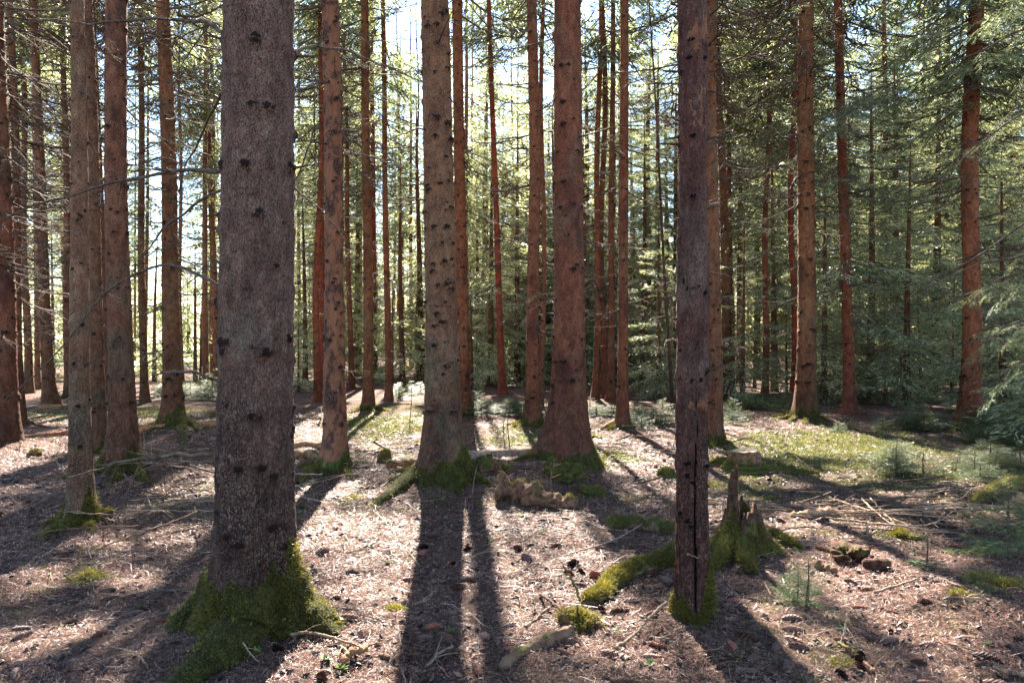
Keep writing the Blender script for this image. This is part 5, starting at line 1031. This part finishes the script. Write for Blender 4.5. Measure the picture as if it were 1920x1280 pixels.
# little herbs
r = np.random.default_rng(47)
for k, (px, py, lb) in enumerate([(486, 1252, 'tiny green herb beside the front root of the thick trunk'), (612, 1262, 'tiny light green herb at the bottom, right of the front root'), (640, 1275, 'round-leaved herb cut by the bottom edge'), (1219, 1250, 'small dark green tuft among cones below the mossy stub'), (1160, 1190, 'tiny herb under the straight tan stick'), (845, 1200, 'faint green tuft inside the long shadow'), (1850, 1225, 'small green tuft near the bottom right corner'), (1575, 1200, 'green tuft left of the crooked pale twig'), (1020, 1000, 'small grass tuft on the moss below the rotten log'), (1165, 850, 'bright grass tuft behind the stout trunk roots')]):
    mb = MB(); L = .05 if k < 8 else .09
    for j in range(14):
        a = r.uniform(0, 6.28); d = np.array([math.cos(a), math.sin(a), r.uniform(.3, 1.6)]); d /= np.linalg.norm(d); u = np.linspace(0, 1, 4)[:, None]; c_ = d * u * L * r.uniform(.5, 1.1) - np.array([0, 0, .2]) * u * u * L; sd = np.array([-math.sin(a), math.cos(a), 0]) * (.008 if k < 4 else .004); w_ = np.sin(np.clip(u * 2.6 + .25, 0, 3.1))
        V = np.stack([c_ - sd * w_, c_ + sd * w_], 1).reshape(-1, 3); mb.add(V, np.array([[0, 1, 3, 2], [2, 3, 5, 4], [4, 5, 7, 6]]), 0, tone=r.uniform(0, 1))
    q = gp(px, py); tag(mb.build('green_herb', HERB, None, (q[0], q[1], q[2])), lb, 'herb', 'small green herbs on the floor')
# two dead stems standing on the sunlit moss
for k, (pts, lb) in enumerate([([(948, 853), (944, 800), (950, 765)], 'left of two bare upright stems on the sunlit moss behind the barkless log'), ([(957, 853), (952, 790), (962, 752)], 'right of two bare upright stems on the sunlit moss behind the barkless log'), ([(1037, 946), (1033, 900), (1040, 868)], 'broken stalk sticking up from the rotten log chunk'), ([(876, 848), (878, 815), (884, 785)], 'thin stem standing close to the right side of the knotty trunk'), ([(768, 800), (772, 740), (770, 700)], 'thin bare stem left of the knotty trunk, farther back')]):
    d = flat(*pts[0])[1]; P = [np.array(at(px, py, d)) for px, py in pts]; P[0][2] = float(gz(P[0][0], P[0][1])) - .02; b = P[0].copy(); Q = spline(P, 12) - b; mb = MB(); add_tube(mb, Q, .009 * (1 - .6 * np.linspace(0, 1, 12)), 6)
    for j in range(4):
        i = 4 + 2 * j; e = np.array([*r.normal(0, 1, 2), .5]); e /= np.linalg.norm(e); u = np.linspace(0, 1, 3)[:, None]; add_tube(mb, Q[min(i, 11)] + e * u * r.uniform(.05, .2), .003 * (1 - .5 * u[:, 0]), 4)
    o = mb.build('dead_sapling', TWIG, None, b); o.color = (1.4, 1, .8, 1); tag(o, lb, 'stem', 'upright dead stems')

# ------------------------------------------------------------------ cones
def cone_mesh(seed, opn, rows=15, per=8):
    r = np.random.default_rng(seed); mb = MB(); t = np.linspace(0, 1, 12); prof = lambda t: .0165 * np.sin(np.clip(t * 2.85 + .28, 0, 3.14)) ** .65
    bend = r.normal(0, .006); ctr = lambda t: np.stack([t * .115, bend * np.sin(t * 3), 0 * t], -1)
    add_tube(mb, ctr(t), prof(t) * .8 + .001, 12, tone=.12)
    for a in range(rows):
        for b in range(per):
            s = (a + .5) / rows * .97; ph = (b + (a % 2) * .5 + a * .13) * 2 * np.pi / per; R0 = prof(np.array([s]))[0]; c = ctr(np.array([s]))[0]; nrm = np.array([0, math.cos(ph), math.sin(ph)]); tn = np.array([0, -math.sin(ph), math.cos(ph)]); ax = np.array([1., 0, 0])
            w = R0 * math.pi / per * 1.15 + .001; L = .0115; lift = opn * r.uniform(.7, 1.3)
            A = c + nrm * R0 * .75 - ax * .003; tip = c + nrm * (R0 * 1.02 + lift * .009) + ax * L; m = c + nrm * (R0 * 1.05 + lift * .004) + ax * L * .45
            V = np.array([A - tn * w * .6, A + tn * w * .6, m + tn * w, m - tn * w, tip + tn * w * .45, tip - tn * w * .45]); mb.add(V, np.array([[0, 1, 2, 3], [3, 2, 4, 5]]), 0, tone=np.array([.15, .15, .5, .5, .85, .85]) + r.normal(0, .06))
    return mb.mesh('spruce_cone', [CONE], False)
CONES = [cone_mesh(1, .5), cone_mesh(2, 1.2), cone_mesh(3, .2), cone_mesh(4, 1.8, 13, 7), cone_mesh(5, .8)]
r = np.random.default_rng(48); CL = [(r.uniform(-2.2, 2.4), r.uniform(2.8, 6.5)) for k in range(26)] + [(flat(1510, 1240)), (flat(1600, 1150)), (flat(1420, 1230)), (flat(1640, 1200)), (flat(1100, 1240)), (flat(1000, 1220)), (flat(1200, 1230)), (flat(620, 1050)), (flat(80, 1130)), (flat(130, 1100)), (flat(1050, 960))]
TR = [(flat(T[2], T[3]), T[4] / 2 / FL * flat(T[2], T[3])[1] * 1.6) for T in TREES]; placed = []; n = 0
EX = [(1518, 1238, 1, 'd', 2.4), (1422, 1218, 3, 'd', 2.7), (1345, 1225, 1, 'd', 2.5), (1665, 1222, 0, 'd', 2.7), (1632, 1205, 2, 'p', 2.8), (1725, 1228, 0, 'p', .3), (1570, 1152, 2, 'p', 2.9), (1625, 1150, 2, 'r', 2.8), (1685, 1158, 2, 'r', 3.0), (1608, 1105, 1, 'd', 2.2), (1660, 1040, 0, 'b', 3.1), (1580, 1033, 2, 'r', .1), (1630, 1030, 0, 'r', 0), (1215, 1062, 2, 'r', 1.3), (1146, 1185, 2, 'r', 1.9), (1205, 1237, 0, 'r', .1), (761, 1115, 2, 'r', .3), (752, 1092, 0, 'r', .2), (815, 1215, 0, 'b', 2.8), (850, 1225, 3, 'd', 2.4), (788, 1200, 2, 'r', .3), (1870, 1262, 1, 'b', 2.8), (1915, 1245, 3, 'd', 1.2), (1780, 1150, 3, 'd', .5), (1100, 1100, 0, 'b', 3.0), (940, 1182, 0, 'b', .4), (1070, 1235, 0, 'r', 2.4), (1085, 1262, 1, 'b', 2.6), (185, 1100, 0, 'b', .1), (100, 1040, 0, 'r', 0), (120, 1160, 3, 'd', .3), (230, 1155, 2, 'b', .6), (15, 1122, 2, 'r', .2), (375, 1048, 2, 'r', 1.2), (1510, 1205, 2, 'p', 3), (1650, 1225, 2, 'b', .4), (1475, 1272, 3, 'd', 1.0), (1400, 1255, 1, 'd', .6)]
while len(placed) < 262 and n < 9000:
    n += 1
    if n <= len(EX): px, py, v, c, a = EX[n - 1]; x, y = flat(px, py)
    else:
        v = int(r.integers(5)); c = r.choice(['d', 'b', 'b', 'r', 'p']); a = r.uniform(0, 6.28)
        if r.random() < .5: k = int(r.integers(len(CL))); x, y = CL[k][0] + r.normal(0, .22), CL[k][1] + r.normal(0, .22)
        else: y = 2.7 * (9.5 / 2.7) ** r.random(); x = r.uniform(-.7, .7) * y
        if y < 2.5 or any((x - p[0]) ** 2 + (y - p[1]) ** 2 < q * q for p, q in TR) or any((x - p[0]) ** 2 + (y - p[1]) ** 2 < .09 ** 2 for p in placed): continue
    placed.append((x, y)); e = .06; s = r.uniform(.65, .98); dx, dy = math.cos(a) * .1 * s, math.sin(a) * .1 * s
    z0, z1 = float(gz(x, y)), float(gz(x + dx, y + dy)); o = put('spruce_cone', CONES[v], None, (x, y, z0 + .006 * s)); o.scale = (s, s, s)
    o.rotation_euler = (r.uniform(0, 6.28), -math.atan2(z1 - z0, .1 * s) + r.normal(0, .06), a)
    o.color = {'d': (.55, .5, .5, 1), 'b': (.8, .8, .8, 1), 'r': (1.25, .75, .65, 1), 'p': (1.2, 1.1, 1.05, 1)}[c]
    tag(o, f"{ {'d': 'dark open', 'b': 'brown', 'r': 'reddish', 'p': 'pale pinkish'}[c]} spruce cone on the litter {beside(x, y)}", 'cone', 'spruce cones on the forest floor')
cd = MB(); n = 5200; xx = np.concatenate([r.uniform(-.7, .7, n)]); yy = 2.6 * (15 / 2.6) ** r.random(n); xx = xx * yy; V0 = np.array([[v.co.x, v.co.y, v.co.z] for v in CONES[0].vertices]); 
PR = np.array([[-.5, 0, 0], [0, .26, 0], [0, 0, .26], [0, -.26, 0], [0, 0, -.1], [.5, 0, 0]]); PF = np.array([[0, 2, 1], [0, 3, 2], [0, 4, 3], [0, 1, 4], [5, 1, 2], [5, 2, 3], [5, 3, 4], [5, 4, 1]])
a_ = r.uniform(0, 6.28, n); M_ = rot_batch(a_, r.normal(0, .2, n), r.uniform(0, 6.28, n)); S_ = (.04 + .05 * r.random(n))[:, None, None] * np.clip(yy / 8, .6, 1.2)[:, None, None]
W_ = np.einsum('bij,vj->bvi', M_, PR) * S_ + np.stack([xx, yy, gz(xx, yy) + .006], -1)[:, None]; cd.add(W_.reshape(-1, 3), ((np.arange(n) * 6)[:, None, None] + PF[None]).reshape(-1, 3), 0, tone=np.repeat(np.clip(r.normal(.35, .2, n), 0, .8), 6))
tag(cd.build('cone_debris', CONE, smooth_=False), 'small broken cones and bark bits strewn over the floor', None, None, 'stuff')
print("cones", len(placed), "objects", len(scene.objects))


# things that share a description are told apart by their order from the left
import re as _re
ONES = ORD[:9]; TENS = {2: 'twenty', 3: 'thirty', 4: 'forty', 5: 'fifty'}
def ordinal(i):
    if i < 20 and i < len(ORD) and (i + 1) != 20: return ORD[i]
    t, u = divmod(i + 1, 10); return ({2: 'twentieth', 3: 'thirtieth', 4: 'fortieth', 5: 'fiftieth'}[t]) if u == 0 else TENS[t] + '-' + ('first' if u == 1 else ORD[u - 1])
bylab = {}
for o in scene.objects:
    if o.parent is None and 'label' in o: bylab.setdefault(o['label'], []).append(o)
for lb, L in bylab.items():
    if len(L) < 2: continue
    L.sort(key=lambda o: o.location[0] / max(o.location[1], .5))
    for i, o in enumerate(L): o['label'] = f'{lb}, leftmost' if i == 0 else f'{lb}, {ordinal(i)} from left'
nw = lambda t: len(_re.findall(r"[A-Za-z0-9][A-Za-z0-9'\u2019-]*", t))
for o in scene.objects:
    if 'label' in o and nw(o['label']) > 16: o['label'] = o['label'].replace(' the ', ' ')
    if 'label' in o and not 4 <= nw(o['label']) <= 16: print('LABEL', o.name, o['label'])
